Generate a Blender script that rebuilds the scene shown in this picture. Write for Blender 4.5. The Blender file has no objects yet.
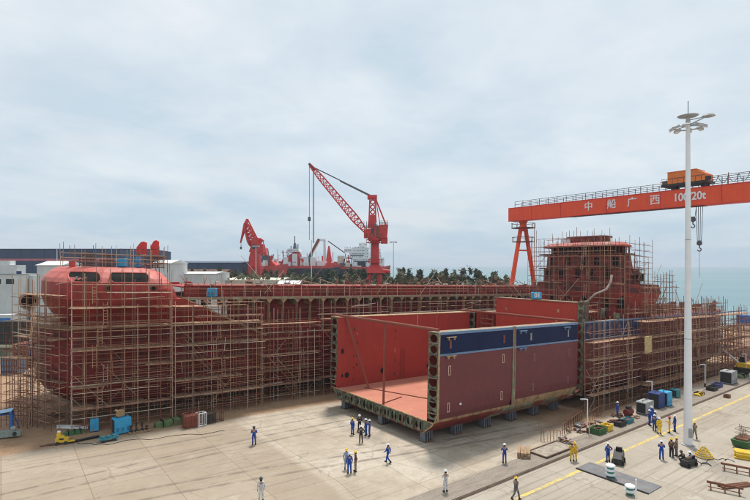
import bpy, bmesh, math, random
from mathutils import Vector, Matrix, Euler
random.seed(7)
scene = bpy.context.scene
COL = scene.collection
R = math.radians
# ---------------------------------------------------------------- view geometry (metres; X = along the berths, Y = across them)
CH = 18.0
FX, FY = .5990, .8007
def pd(px, d):                       # ground position that stands at picture column px, d metres ahead
    l = (px - 375) / 500 * d
    return (FX*d + FY*l, FY*d - FX*l)
def smooth(t):
    t = min(1, max(0, t)); return t*t*(3-2*t)
def plane(x): return -.028 * (min(125, max(-12, x)) - 33.9)
def g(x, y):                         # terrain height: the slipway falls towards the sea, the crane road is level
    return plane(x) * smooth((y - 31.6) / 3.0)
def gp(px, py):
    z = 0
    for _ in range(8):
        d = 500*(CH - z)/(py - 265); x, y = pd(px, d); z = g(x, y)
    return (x, y, z)
CAMROT = math.atan2(-FX, FY)         # rotation that turns local x to the picture's right
# ---------------------------------------------------------------- materials
def newmat(name):
    m = bpy.data.materials.new(name); m.use_nodes = True
    nt = m.node_tree; b = nt.nodes['Principled BSDF']
    return m, nt, b
def N(nt, t, **k):
    n = nt.nodes.new(t)
    for a, v in k.items(): setattr(n, a, v)
    return n
def mixc(nt, fac, a, b, mode='MIX'):
    n = N(nt, 'ShaderNodeMix', data_type='RGBA', blend_type=mode)
    for s, v in ((0, fac), (6, a), (7, b)):
        if isinstance(v, bpy.types.NodeSocket): nt.links.new(v, n.inputs[s])
        elif isinstance(v, (tuple, list)): n.inputs[s].default_value = (*v, 1)
        else: n.inputs[s].default_value = v
    return n.outputs[2]
def maprange(nt, v, a, b, c=0, d=1):
    n = N(nt, 'ShaderNodeMapRange'); n.inputs[1].default_value = a; n.inputs[2].default_value = b
    n.inputs[3].default_value = c; n.inputs[4].default_value = d
    nt.links.new(v, n.inputs[0]); return n.outputs[0]
def noise(nt, scale, detail=4, rough=.6, vec=None, stretch=None):
    n = N(nt, 'ShaderNodeTexNoise'); n.inputs['Scale'].default_value = scale
    n.inputs['Detail'].default_value = detail; n.inputs['Roughness'].default_value = rough
    tc = N(nt, 'ShaderNodeTexCoord'); src = tc.outputs['Object'] if vec is None else vec
    if stretch:
        mp = N(nt, 'ShaderNodeMapping'); mp.inputs['Scale'].default_value = stretch
        nt.links.new(src, mp.inputs[0]); src = mp.outputs[0]
    nt.links.new(src, n.inputs['Vector']); return n.outputs['Fac']
def sc3(c, k): return tuple(min(1, x*k) for x in c)
def M(name, col, rough=.65, var=.18, scale=2.0, patch=None, pamt=.35, pscale=1.2, metal=0, bump=.0, rnd=0, spec=.3, streak=0):
    m, nt, b = newmat(name)
    f = noise(nt, scale)
    c = mixc(nt, maprange(nt, f, .3, .7), sc3(col, 1-var), sc3(col, 1+var))
    if patch:
        p = noise(nt, pscale, 6, .7)
        c = mixc(nt, maprange(nt, p, .62-pamt*.35, .70-pamt*.3), c, patch)
    if streak:
        s = noise(nt, 1.5, 5, .6, stretch=(3, 3, .25))
        c = mixc(nt, maprange(nt, s, .5, .75, 0, streak), c, (.10, .045, .03))
    if rnd:
        oi = N(nt, 'ShaderNodeObjectInfo')
        mul = maprange(nt, oi.outputs['Random'], 0, 1, 1-rnd, 1+rnd)
        n = N(nt, 'ShaderNodeVectorMath', operation='SCALE'); nt.links.new(c, n.inputs[0]); nt.links.new(mul, n.inputs['Scale']); c = n.outputs[0]
    nt.links.new(c, b.inputs['Base Color'])
    b.inputs['Roughness'].default_value = rough; b.inputs['Metallic'].default_value = metal
    b.inputs['Specular IOR Level'].default_value = spec
    if bump:
        bp = N(nt, 'ShaderNodeBump'); bp.inputs['Strength'].default_value = bump; bp.inputs['Distance'].default_value = .05
        nt.links.new(noise(nt, scale*4, 6, .7), bp.inputs['Height']); nt.links.new(bp.outputs[0], b.inputs['Normal'])
    return m
def hullmat(name, col, pw=3.0, ph=1.8, seam=(.2, .1, .08), var=.22, axes='XZ', patch=None, pamt=.3, streak=.3, rough=.55):
    m, nt, b = newmat(name)
    tc = N(nt, 'ShaderNodeTexCoord'); sp = N(nt, 'ShaderNodeSeparateXYZ'); nt.links.new(tc.outputs['Object'], sp.inputs[0])
    cb = N(nt, 'ShaderNodeCombineXYZ')
    nt.links.new(sp.outputs['XYZ'.index(axes[0])], cb.inputs[0]); nt.links.new(sp.outputs['XYZ'.index(axes[1])], cb.inputs[1])
    br = N(nt, 'ShaderNodeTexBrick'); nt.links.new(cb.outputs[0], br.inputs['Vector'])
    br.inputs['Scale'].default_value = 1; br.inputs['Brick Width'].default_value = pw; br.inputs['Row Height'].default_value = ph
    br.inputs['Mortar Size'].default_value = .025; br.inputs['Mortar Smooth'].default_value = .3
    br.inputs['Color1'].default_value = (*sc3(col, 1-var), 1); br.inputs['Color2'].default_value = (*sc3(col, 1+var*.6), 1)
    br.inputs['Mortar'].default_value = (*seam, 1)
    f = noise(nt, .5, 6, .65)
    c = mixc(nt, maprange(nt, f, .3, .7, .0, .6), br.outputs['Color'], sc3(col, 1.15))
    s = noise(nt, 1.2, 5, .6, stretch=(2.5, 2.5, .2))
    c = mixc(nt, maprange(nt, s, .5, .75, 0, streak), c, sc3(col, .45))
    s2 = noise(nt, 1.7, 6, .7, stretch=(2.2, 2.2, .35))
    c = mixc(nt, maprange(nt, s2, .56, .8, 0, .45), c, (min(1, col[0]*1.5+.03), col[1]*1.6+.04, col[2]*1.5+.035))
    if patch:
        p = noise(nt, .8, 6, .7)
        c = mixc(nt, maprange(nt, p, .62-pamt*.35, .70-pamt*.3), c, patch)
    nt.links.new(c, b.inputs['Base Color']); b.inputs['Roughness'].default_value = rough; b.inputs['Specular IOR Level'].default_value = .3
    bp = N(nt, 'ShaderNodeBump'); bp.inputs['Strength'].default_value = .7; bp.inputs['Distance'].default_value = .07
    nt.links.new(noise(nt, 1.1, 3), bp.inputs['Height']); nt.links.new(bp.outputs[0], b.inputs['Normal'])
    return m
K = {}
K['maroon'] = hullmat('maroon_paint', (.168, .041, .043), 3.2, 2.3, (.12, .036, .036), var=.08, streak=.25, patch=(.15, .042, .044), pamt=.4)
K['maroon_old'] = hullmat('weathered_maroon', (.185, .036, .032), 2.6, 1.7, (.07, .03, .03), var=.35, patch=(.16, .07, .05), streak=.5)
K['hullred'] = hullmat('hull_primer_red', (.27, .034, .026), 3.0, 1.6, (.10, .03, .025), var=.28, patch=(.13, .03, .025), pamt=.35, streak=.45)
K['sunlitred'] = hullmat('sunlit_primer_red', (.58, .15, .12), 2.4, 1.2, (.24, .055, .04), var=.16, streak=.45, patch=(.48, .11, .09), pamt=.5)  # sunlight on the inward-leaning bow band, painted in as a paler red
K['innerred'] = hullmat('hold_red', (.34, .043, .032), 4.2, 2.4, (.26, .05, .035), var=.08, streak=.15)
K['bulkred'] = hullmat('bulkhead_red', (.40, .050, .033), 3.5, 4.5, (.33, .05, .035), var=.06, streak=.12, axes='YZ')
K['floor'] = hullmat('hold_floor', (.47, .175, .115), 4.5, 2.5, (.32, .14, .10), var=.10, axes='XY', patch=(.50, .24, .11), pamt=.2, streak=.05, rough=.75)
K['blue'] = M('blue_paint', (.007, .014, .060), .6, .15, .6, spec=.2)
K['lightblue'] = M('pale_blue_edge', (.16, .24, .38), .6, .2, 3)
K['primer'] = M('bare_primer_edge', (.42, .29, .16), .7, .25, 2, patch=(.25, .12, .08), pamt=.3)
K['palegreen'] = M('pale_green_primer', (.27, .28, .18), .7, .3, 1.5, patch=(.33, .17, .12), pamt=.5, pscale=.9)
K['green'] = M('green_grey_frame', (.17, .21, .14), .75, .4, 1.5, patch=(.12, .08, .055), pamt=.5, pscale=1.4)
K['peach'] = M('peach_marking', (.62, .42, .33), .8, .15)
K['pipe'] = M('rusty_pipe', (.24, .075, .05), .75, .3, 2)
K['rust'] = M('rust', (.17, .075, .045), .85, .4, 3, rnd=.3)
K['brown'] = M('brown_steel', (.13, .085, .06), .85, .4, 3, rnd=.2)
K['dark'] = M('dark_void', (.012, .011, .011), .9, .2)
K['darkgrey'] = M('dark_machine', (.04, .038, .038), .6, .3, 4)
K['grey'] = M('grey_paint', (.33, .34, .34), .6, .2, 2, patch=(.2, .15, .12), pamt=.2)
K['standgrey'] = M('blue_grey_stand', (.17, .185, .21), .6, .25, 2, patch=(.15, .09, .07), pamt=.25)
K['white'] = M('white_paint', (.78, .79, .80), .5, .05, 1, spec=.4)
K['offwhite'] = M('off_white_wall', (.66, .67, .66), .8, .1, .4, streak=.15)
K['cream'] = M('cream_wall', (.62, .60, .50), .8, .12, .3, streak=.2)
K['yellow'] = M('yellow_paint', (.72, .47, .04), .6, .15, 3)
K['lineyellow'] = M('worn_yellow_line', (.66, .48, .12), .85, .2, 1.5, patch=(.40, .35, .26), pamt=.42, pscale=2.2)
K['cyan'] = M('cyan_paint', (.05, .36, .62), .5, .15, 2)
K['navy'] = M('navy_paint', (.03, .06, .20), .5, .2, 2)
K['teal'] = M('teal_paint', (.05, .22, .27), .6, .25, 3)
K['grass'] = M('green_cover', (.055, .13, .05), .8, .3, 3)
K['olive'] = M('olive_cover', (.10, .15, .06), .8, .35, 3, patch=(.16, .13, .08), pamt=.3)
K['wood'] = M('weathered_wood', (.36, .24, .14), .85, .3, 5)
K['cardboard'] = M('cardboard', (.42, .27, .14), .85, .1)
K['gantry'] = hullmat('gantry_orange_red', (.78, .095, .035), 9.0, 9.0, (.45, .07, .03), var=.05, axes='XZ', streak=.22)
K['orangehouse'] = M('orange_house', (.72, .20, .05), .6, .08, .5)
K['cranered'] = M('crane_red', (.62, .055, .05), .55, .15, .5)
K['cranegrey'] = M('crane_grey', (.10, .11, .13), .6, .15, .5)
K['farred'] = M('ship_red', (.50, .06, .05), .6, .2, .15)
K['farwhite'] = M('ship_white', (.72, .73, .73), .6, .1, .15)
K['farblack'] = M('ship_black', (.03, .035, .045), .6, .3, .15)
K['hallblue'] = M('hall_blue_cladding', (.050, .075, .135), .6, .12, .05)
K['hallred'] = M('hall_red_stripe', (.55, .16, .20), .6, .1, .05)
K['hallgrey'] = M('hall_grey', (.16, .19, .23), .7, .15, .05)
K['glass'] = M('dark_glass', (.02, .03, .04), .15, .1, 1, spec=.6)
K['bark'] = M('bark', (.09, .065, .045), .9, .3, 2)
K['steelplate'] = M('steel_plate', (.17, .17, .175), .75, .2, .8, patch=(.22, .18, .15), pamt=.25)
K['lamp'] = M('lamp_grey', (.42, .43, .43), .5, .15, 2)
K['skin'] = M('skin', (.40, .22, .14), .6, .06, 8)
K['hair'] = M('black_hair', (.015, .012, .012), .7, .1, 8)
K['boots'] = M('dark_boots', (.03, .028, .026), .7, .2, 8)
CL = {'blue': (.022, .085, .40), 'bluelight': (.04, .15, .45), 'yellow': (.80, .50, .02), 'brown': (.17, .09, .065), 'grey': (.16, .15, .15),
      'black': (.03, .03, .035), 'white': (.68, .68, .68), 'khaki': (.25, .21, .15), 'navy': (.025, .05, .14), 'paleblue': (.30, .40, .55)}
for k, c in CL.items(): K['c_'+k] = M('cloth_'+k, c, .9, .3, 9, patch=sc3(c, .6), pamt=.35, pscale=5)
for k, c in {'white': (.8, .8, .8), 'yellow': (.85, .55, .05), 'blue': (.05, .16, .5), 'dark': (.06, .07, .07), 'red': (.5, .05, .04)}.items():
    K['h_'+k] = M('helmet_'+k, c, .35, .05, 3, spec=.5)
# scaffold tube: rust to tan to pale galvanised, by object
def tube_mat(name, stops):
    m, nt, b = newmat(name)
    oi = N(nt, 'ShaderNodeObjectInfo'); cr = N(nt, 'ShaderNodeValToRGB')
    el = cr.color_ramp.elements
    for i, (p, c) in enumerate(stops):
        e = el[i] if i < 2 else el.new(p)
        e.position = p; e.color = (*c, 1)
    nt.links.new(oi.outputs['Random'], cr.inputs[0])
    f = noise(nt, 30, 3)
    c = mixc(nt, maprange(nt, f, .35, .7), cr.outputs[0], (.22, .10, .06))
    c = mixc(nt, .7, c, cr.outputs[0])
    nt.links.new(c, b.inputs['Base Color']); b.inputs['Roughness'].default_value = .75
    return m
K['tube_rusty'] = tube_mat('rusty_scaffold_tube', [(0, (.13, .04, .028)), (1, (.48, .33, .22)), (.45, (.24, .085, .05))])
K['tube'] = tube_mat('scaffold_tube', [(0, (.15, .05, .033)), (1, (.66, .58, .47)), (.33, (.28, .115, .07)), (.66, (.43, .26, .16))])
K['plank'] = M('scaffold_plank', (.45, .28, .175), .9, .35, 2, rnd=.35, patch=(.22, .11, .08), pamt=.3)
# ---------------------------------------------------------------- mesh building
class MB:
    def __init__(s): s.v = []; s.f = []; s.m = []
    def add(s, vs, fs, mi=0):
        o = len(s.v); s.v += [tuple(v) for v in vs]; s.f += [tuple(i+o for i in f) for f in fs]; s.m += [mi]*len(fs); return s
    def box(s, x0, x1, y0, y1, z0, z1, mi=0, M4=None):
        vs = [Vector(p) for p in ((x0,y0,z0),(x1,y0,z0),(x1,y1,z0),(x0,y1,z0),(x0,y0,z1),(x1,y0,z1),(x1,y1,z1),(x0,y1,z1))]
        if M4: vs = [M4 @ v for v in vs]
        return s.add(vs, [(0,3,2,1),(4,5,6,7),(0,1,5,4),(1,2,6,5),(2,3,7,6),(3,0,4,7)], mi)
    def cbox(s, c, sz, rz=0, mi=0, rx=0, ry=0):
        m = Matrix.Translation(c) @ Euler((rx, ry, rz)).to_matrix().to_4x4()
        a, b, h = sz[0]/2, sz[1]/2, sz[2]/2
        return s.box(-a, a, -b, b, -h, h, mi, m)
    def tube(s, a, b, r, n=8, mi=0, r2=None, cap=True):
        a = Vector(a); b = Vector(b); d = b-a
        if d.length < 1e-6: return s
        r2 = r if r2 is None else r2
        q = d.to_track_quat('Z', 'Y'); vs = []
        for p, rr in ((a, r), (b, r2)):
            for i in range(n):
                t = 2*math.pi*i/n; vs.append(p + q @ Vector((rr*math.cos(t), rr*math.sin(t), 0)))
        fs = [(i, (i+1) % n, n+(i+1) % n, n+i) for i in range(n)]
        if cap: fs += [tuple(range(n-1, -1, -1)), tuple(range(n, 2*n))]
        return s.add(vs, fs, mi)
    def path(s, pts, r, n=6, mi=0):
        for a, b in zip(pts, pts[1:]): s.tube(a, b, r, n, mi)
        return s
    def lathe(s, c, prof, n=16, mi=0):
        vs = []; fs = []
        for (r, z) in prof:
            for i in range(n):
                t = 2*math.pi*i/n; vs.append((c[0]+r*math.cos(t), c[1]+r*math.sin(t), c[2]+z))
        for k in range(len(prof)-1):
            for i in range(n): fs.append((k*n+i, k*n+(i+1) % n, (k+1)*n+(i+1) % n, (k+1)*n+i))
        fs.append(tuple(range(n-1, -1, -1))); fs.append(tuple(range((len(prof)-1)*n, len(prof)*n)))
        return s.add(vs, fs, mi)
    def prism(s, poly, z0, z1, mi=0):      # plan polygon
        n = len(poly)
        vs = [(x, y, z0) for x, y in poly] + [(x, y, z1) for x, y in poly]
        return s.add(vs, [(i, (i+1) % n, n+(i+1) % n, n+i) for i in range(n)] + [tuple(range(n-1, -1, -1)), tuple(range(n, 2*n))], mi)
    def profile(s, poly, a, b, axis='y', mi=0):  # polygon in (x,z) extruded along y, or (y,z) along x
        n = len(poly)
        if axis == 'y': vs = [(x, a, z) for x, z in poly] + [(x, b, z) for x, z in poly]
        else: vs = [(a, y, z) for y, z in poly] + [(b, y, z) for y, z in poly]
        return s.add(vs, [(i, (i+1) % n, n+(i+1) % n, n+i) for i in range(n)] + [tuple(range(n-1, -1, -1)), tuple(range(n, 2*n))], mi)
    def loft(s, rings, closed=True, cap=True, mi=0):
        n = len(rings[0]); vs = [p for r in rings for p in r]; fs = []
        for k in range(len(rings)-1):
            for i in range(n if closed else n-1):
                fs.append((k*n+i, k*n+(i+1) % n, (k+1)*n+(i+1) % n, (k+1)*n+i))
        if cap and closed: fs += [tuple(range(n-1, -1, -1)), tuple(range((len(rings)-1)*n, len(rings)*n))]
        return s.add(vs, fs, mi)
    def mesh(s, name, mats):
        me = bpy.data.meshes.new(name); me.from_pydata(s.v, [], s.f)
        if not isinstance(mats, (list, tuple)): mats = [mats]
        for m in mats: me.materials.append(m)
        if any(s.m): me.polygons.foreach_set('material_index', s.m)
        me.validate(); me.update()
        bm = bmesh.new(); bm.from_mesh(me); bmesh.ops.recalc_face_normals(bm, faces=bm.faces); bm.to_mesh(me); bm.free()
        return me
    def build(s, name, mats, parent=None, loc=None, smooth_=False, label=None):
        me = s.mesh(name, mats)
        if smooth_: me.polygons.foreach_set('use_smooth', [True]*len(me.polygons))
        o = bpy.data.objects.new(name, me); COL.objects.link(o)
        if parent: o.parent = parent
        if loc: o.location = loc
        if label: o['label'] = label
        return o
def tag(o, label, cat, group=None):
    o['label'] = label; o['category'] = cat
    if group: o['group'] = group
    return o
def structure(o): o['kind'] = 'structure'; return o
def thing(name, label, cat, loc=(0,0,0), rz=0, group=None, rot=None):
    o = bpy.data.objects.new(name, None); COL.objects.link(o); o.empty_display_size = .3
    o.location = loc; o.rotation_euler = rot if rot else (0, 0, rz)
    return tag(o, label, cat, group)
KIDS = {}
def copy_thing(root, loc, rz, label, group=None, scale=None):
    r = root.copy(); COL.objects.link(r); r.location = loc; r.rotation_euler = (0, 0, rz); r['label'] = label
    if group: r['group'] = group
    if scale: r.scale = scale
    if root.name not in KIDS: KIDS[root.name] = [(c, [d for d in bpy.data.objects if d.parent is c]) for c in bpy.data.objects if c.parent is root]
    for ch, subs in KIDS[root.name]:
        c = ch.copy(); COL.objects.link(c); c.parent = r
        for d in subs:
            e = d.copy(); COL.objects.link(e); e.parent = c
    return r
UNIT = {}
def rod(parent, name, a, b, r, mat='tube', n=6):
    key = (mat, n)
    if key not in UNIT: UNIT[key] = MB().tube((0,0,-.5), (0,0,.5), 1, n).mesh('tube_'+mat, K[mat])
    a = Vector(a); b = Vector(b); d = b-a
    o = bpy.data.objects.new(name, UNIT[key]); COL.objects.link(o)
    o.parent = parent
    q = d.to_track_quat('Z', 'Y')
    o.location = (a+b)/2; o.rotation_mode = 'QUATERNION'; o.rotation_quaternion = q; o.scale = (r, r, d.length)
    return o
def holed(mb, u0, u1, v0, v1, nu, nv, fx, ru=.28, rv=.34, mi=0, jit=0):
    """sheet with nu x nv rounded holes; fx maps (u,v) to a point"""
    du = (u1-u0)/nu; dv = (v1-v0)/nv
    for i in range(nu):
        for j in range(nv):
            a, b = u0+i*du, v0+j*dv; cu, cv = a+du/2, b+dv/2
            sq = [(a, b), (cu, b), (a+du, b), (a+du, cv), (a+du, b+dv), (cu, b+dv), (a, b+dv), (a, cv)]
            kk = 1 + random.uniform(-jit, jit); hl = []
            for t in (225, 270, 315, 0, 45, 90, 135, 180):
                hl.append((cu+du*ru*kk*math.cos(R(t))*1.1, cv+dv*rv*kk*math.sin(R(t))*1.1))
            vs = [fx(*p) for p in sq] + [fx(*p) for p in hl]
            mb.add(vs, [(q, (q+1) % 8, 8+(q+1) % 8, 8+q) for q in range(8)], mi)
    return mb
def solid(o, t):
    md = o.modifiers.new('thickness', 'SOLIDIFY'); md.thickness = t; md.offset = 0; return o
TILT = R(1.604)
# ================================================================ GROUND, WATER
def ground_mat():
    m, nt, b = newmat('yard_ground')
    tc = N(nt, 'ShaderNodeTexCoord'); sp = N(nt, 'ShaderNodeSeparateXYZ'); nt.links.new(tc.outputs['Object'], sp.inputs[0])
    X, Y = sp.outputs[0], sp.outputs[1]
    def math_(op, a, b_=None):
        n = N(nt, 'ShaderNodeMath', operation=op)
        for i, v in enumerate((a, b_)):
            if v is None: continue
            if isinstance(v, bpy.types.NodeSocket): nt.links.new(v, n.inputs[i])
            else: n.inputs[i].default_value = v
        return n.outputs[0]
    nb = noise(nt, .12, 6, .65); nm = noise(nt, .7, 6, .7); nf = noise(nt, 6, 5, .7)
    c = mixc(nt, maprange(nt, nb, .35, .65), (.46, .39, .30), (.58, .51, .415))
    c = mixc(nt, maprange(nt, nm, .40, .72, 0, .55), c, (.33, .27, .205))
    # left, browner slab
    left = maprange(nt, math_('ADD', X, math_('MULTIPLY', nm, 1.2)), 22.0, 21.4)
    c = mixc(nt, math_('MULTIPLY', left, .55), c, (.32, .245, .17))
    # greyer crane road
    road = maprange(nt, Y, 27.0, 26.8)
    c = mixc(nt, math_('MULTIPLY', road, .55), c, (.38, .345, .295))
    # slabs
    br = N(nt, 'ShaderNodeTexBrick'); nt.links.new(tc.outputs['Object'], br.inputs['Vector'])
    br.offset = 0; br.inputs['Scale'].default_value = 1; br.inputs['Brick Width'].default_value = 5.5; br.inputs['Row Height'].default_value = 4.4
    br.inputs['Mortar Size'].default_value = .035; br.inputs['Mortar Smooth'].default_value = .2
    br.inputs['Color1'].default_value = (1, 1, 1, 1); br.inputs['Color2'].default_value = (.86, .835, .80, 1); br.inputs['Mortar'].default_value = (.58, .54, .50, 1)
    c = mixc(nt, .85, c, br.outputs['Color'], 'MULTIPLY')
    # tyre tracks along the yard
    t1 = noise(nt, 1.0, 4, .6, stretch=(.05, 2.6, 1)); msk = noise(nt, .09, 2, .5)
    tf = math_('MULTIPLY', maprange(nt, t1, .56, .62, 0, .42), maprange(nt, msk, .40, .52))
    c = mixc(nt, tf, c, (.205, .165, .13))
    t2 = noise(nt, 1.0, 4, .6, stretch=(.9, .05, 1))
    c = mixc(nt, math_('MULTIPLY', maprange(nt, t2, .60, .68, 0, .45), maprange(nt, msk, .5, .65)), c, (.23, .19, .15))
    # long curved wheel marks
    for (a0, k, w0, amp, ph) in ((44.5, .020, .10, 1.5, 0), (46.3, .020, .10, 1.5, .02), (38.0, -.05, .12, 2.2, 1.4), (39.9, -.05, .12, 2.2, 1.42), (50.4, .04, .09, 1.0, 2.2)):
        cx = math_('ADD', math_('MULTIPLY', math_('SINE', math_('ADD', math_('MULTIPLY', X, .06), ph)), amp), math_('ADD', math_('MULTIPLY', X, k), a0))
        dd = math_('ABSOLUTE', math_('SUBTRACT', Y, cx))
        c = mixc(nt, math_('MULTIPLY', maprange(nt, dd, w0*2.6, w0*.6, 0, .65), maprange(nt, nm, .34, .55)), c, (.15, .12, .10))
    # dark dots of oil
    vo = N(nt, 'ShaderNodeTexVoronoi'); vo.inputs['Scale'].default_value = .42; nt.links.new(tc.outputs['Object'], vo.inputs['Vector'])
    c = mixc(nt, math_('MULTIPLY', maprange(nt, vo.outputs['Distance'], .13, .05, 0, .5), maprange(nt, nb, .45, .6)), c, (.13, .10, .08))
    vo2 = N(nt, 'ShaderNodeTexVoronoi'); vo2.inputs['Scale'].default_value = 1.3; nt.links.new(tc.outputs['Object'], vo2.inputs['Vector'])
    c = mixc(nt, maprange(nt, vo2.outputs['Distance'], .10, .03, 0, .45), c, (.18, .13, .10))
    # cracks and wet smears
    vc = N(nt, 'ShaderNodeTexVoronoi', feature='DISTANCE_TO_EDGE'); vc.inputs['Scale'].default_value = .16
    dv = N(nt, 'ShaderNodeVectorMath', operation='ADD'); nz = N(nt, 'ShaderNodeTexNoise'); nz.inputs['Scale'].default_value = .8; nt.links.new(tc.outputs['Object'], nz.inputs['Vector'])
    nt.links.new(tc.outputs['Object'], dv.inputs[0]); nt.links.new(nz.outputs['Color'], dv.inputs[1]); nt.links.new(dv.outputs[0], vc.inputs['Vector'])
    c = mixc(nt, math_('MULTIPLY', maprange(nt, vc.outputs['Distance'], .010, .003, 0, .35), maprange(nt, nb, .45, .55)), c, (.16, .13, .10))
    n5 = noise(nt, .28, 5, .7, stretch=(.6, 1, 1)); c = mixc(nt, maprange(nt, n5, .58, .70, 0, .55), c, (.25, .205, .16))
    n6 = noise(nt, .2, 6, .75); c = mixc(nt, maprange(nt, n6, .60, .72, 0, .5), c, (.62, .57, .49))
    # earth along the berths
    e1 = maprange(nt, math_('ADD', Y, math_('MULTIPLY', nm, 1.6)), 56.1, 56.9)
    xr = maprange(nt, math_('ADD', X, math_('MULTIPLY', nm, 6)), 50, 56)
    yr = maprange(nt, math_('ADD', Y, math_('MULTIPLY', nm, 1.5)), 31.2, 32.2)
    e = math_('MAXIMUM', e1, math_('MULTIPLY', xr, yr))
    ns = noise(nt, .9, 6, .75)
    earth = mixc(nt, maprange(nt, ns, .3, .7), (.30, .165, .085), (.44, .285, .17))
    earth = mixc(nt, maprange(nt, nf, .5, .8, 0, .7), earth, (.13, .08, .055))
    c = mixc(nt, math_('MULTIPLY', e, .92), c, earth)
    c = mixc(nt, maprange(nt, nf, .3, .75, .0, .22), c, (.22, .18, .14))
    # far ground: dull vegetation
    far = maprange(nt, math_('ADD', math_('SUBTRACT', Y, math_('MULTIPLY', X, .2)), math_('MULTIPLY', nb, 20)), 112, 118)
    c = mixc(nt, far, c, mixc(nt, nm, (.07, .08, .04), (.20, .17, .12)))
    nt.links.new(c, b.inputs['Base Color']); b.inputs['Roughness'].default_value = .88; b.inputs['Specular IOR Level'].default_value = .2
    bp = N(nt, 'ShaderNodeBump'); bp.inputs['Strength'].default_value = .35; bp.inputs['Distance'].default_value = .04
    nt.links.new(nf, bp.inputs['Height']); nt.links.new(bp.outputs[0], b.inputs['Normal'])
    return m
GM = ground_mat()
mb = MB()
xs = [-900, -400, -150, -60, -12, -6, 0, 6, 12, 18, 24, 33.9, 40, 46, 52, 58, 66, 74, 82, 90, 98, 106, 114, 122, 125, 132]
ys = [-200, -60, 0, 16, 24, 27, 29, 31.6, 32.1, 32.6, 33.1, 33.6, 34.1, 34.6, 36, 40, 48, 56, 64, 74, 84, 96, 108]
idx = {}
for i, x in enumerate(xs):
    for j, y in enumerate(ys):
        idx[i, j] = len(mb.v); mb.v.append((x, y, g(x, y)))
for i in range(len(xs)-1):
    for j in range(len(ys)-1):
        mb.f.append((idx[i, j], idx[i+1, j], idx[i+1, j+1], idx[i, j+1])); mb.m.append(0)
# land beyond the slipways and the quay on the right
o = len(mb.v)
far = [(-900, 108), (132, 108), (128, 160), (95, 235), (40, 300), (-120, 420), (-900, 900)]
mb.v += [(x, y, plane(x) if -60 < x < 140 else plane(-12)) for x, y in far]; mb.f.append(tuple(range(o, o+7))); mb.m.append(0)
o = len(mb.v)
mb.v += [(132, -200, -.004), (300, -200, -.004), (300, 40, -.004), (175, 56, -.004), (132, 56, -.004)]; mb.f.append((o, o+1, o+2, o+3, o+4)); mb.m.append(0)
structure(mb.build('ground', GM))
# quay edge walls
mb = MB(); mb.box(132, 132.6, 56, 108, -6, -2.7); mb.box(132.02, 132.5, 31, 55.98, -6, -.02); mb.box(132.6, 300, 56, 56.5, -6, -.03)
structure(mb.build('quay_wall', K['grey']))
# rough concrete strip, crane rail, yellow line
def strip_mat():
    m, nt, b = newmat('rail_strip')
    a = noise(nt, 1.2, 6, .75, stretch=(.5, 2.5, 1)); f = noise(nt, 7, 5, .7)
    c = mixc(nt, maprange(nt, a, .3, .7), (.20, .165, .13), (.35, .30, .24)); c = mixc(nt, maprange(nt, f, .45, .7, 0, .6), c, (.13, .105, .085))
    nt.links.new(c, b.inputs['Base Color']); b.inputs['Roughness'].default_value = .9
    return m
structure(MB().box(-40, 150, 27.15, 29.3, -.05, .006).build('rail_strip', strip_mat()))
structure(MB().box(-40, 150, 26.72, 27.14, -.05, .008).build('rail_groove', M('groove', (.075, .055, .042), .9, .3, 2)))
r_ = MB(); r_.box(-40, 150, 26.90, 26.97, 0, .05); r_.box(-40, 150, 26.86, 27.01, .0, .014)
tag(r_.build('crane_rail', K['brown']), 'long brown steel crane rail set in the road beside the yellow line', 'rail')
structure(MB().box(17, 160, 24.15, 24.48, -.02, .005).build('yellow_line', K['lineyellow']))
# sea
m, nt, b = newmat('sea_water')
b.inputs['Base Color'].default_value = (.030, .140, .165, 1); b.inputs['Roughness'].default_value = .38; b.inputs['Specular IOR Level'].default_value = .42
c = mixc(nt, maprange(nt, noise(nt, .006, 4, .6, stretch=(1, .3, 1)), .35, .65), (.085, .185, .215), (.13, .235, .262)); nt.links.new(c, b.inputs['Base Color'])
bp = N(nt, 'ShaderNodeBump'); bp.inputs['Strength'].default_value = .8; bp.inputs['Distance'].default_value = .6
nt.links.new(noise(nt, .25, 5, .65), bp.inputs['Height']); nt.links.new(bp.outputs[0], b.inputs['Normal'])
structure(MB().add([(-5000, -2000, -3.6), (6000, -2000, -3.6), (6000, 7000, -3.6), (-5000, 7000, -3.6)], [(0, 1, 2, 3)]).build('sea', m))
structure(MB().box(-5000, 6000, -2000, 7000, -9, -8.9).build('sea_bed', K['brown']))

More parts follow.
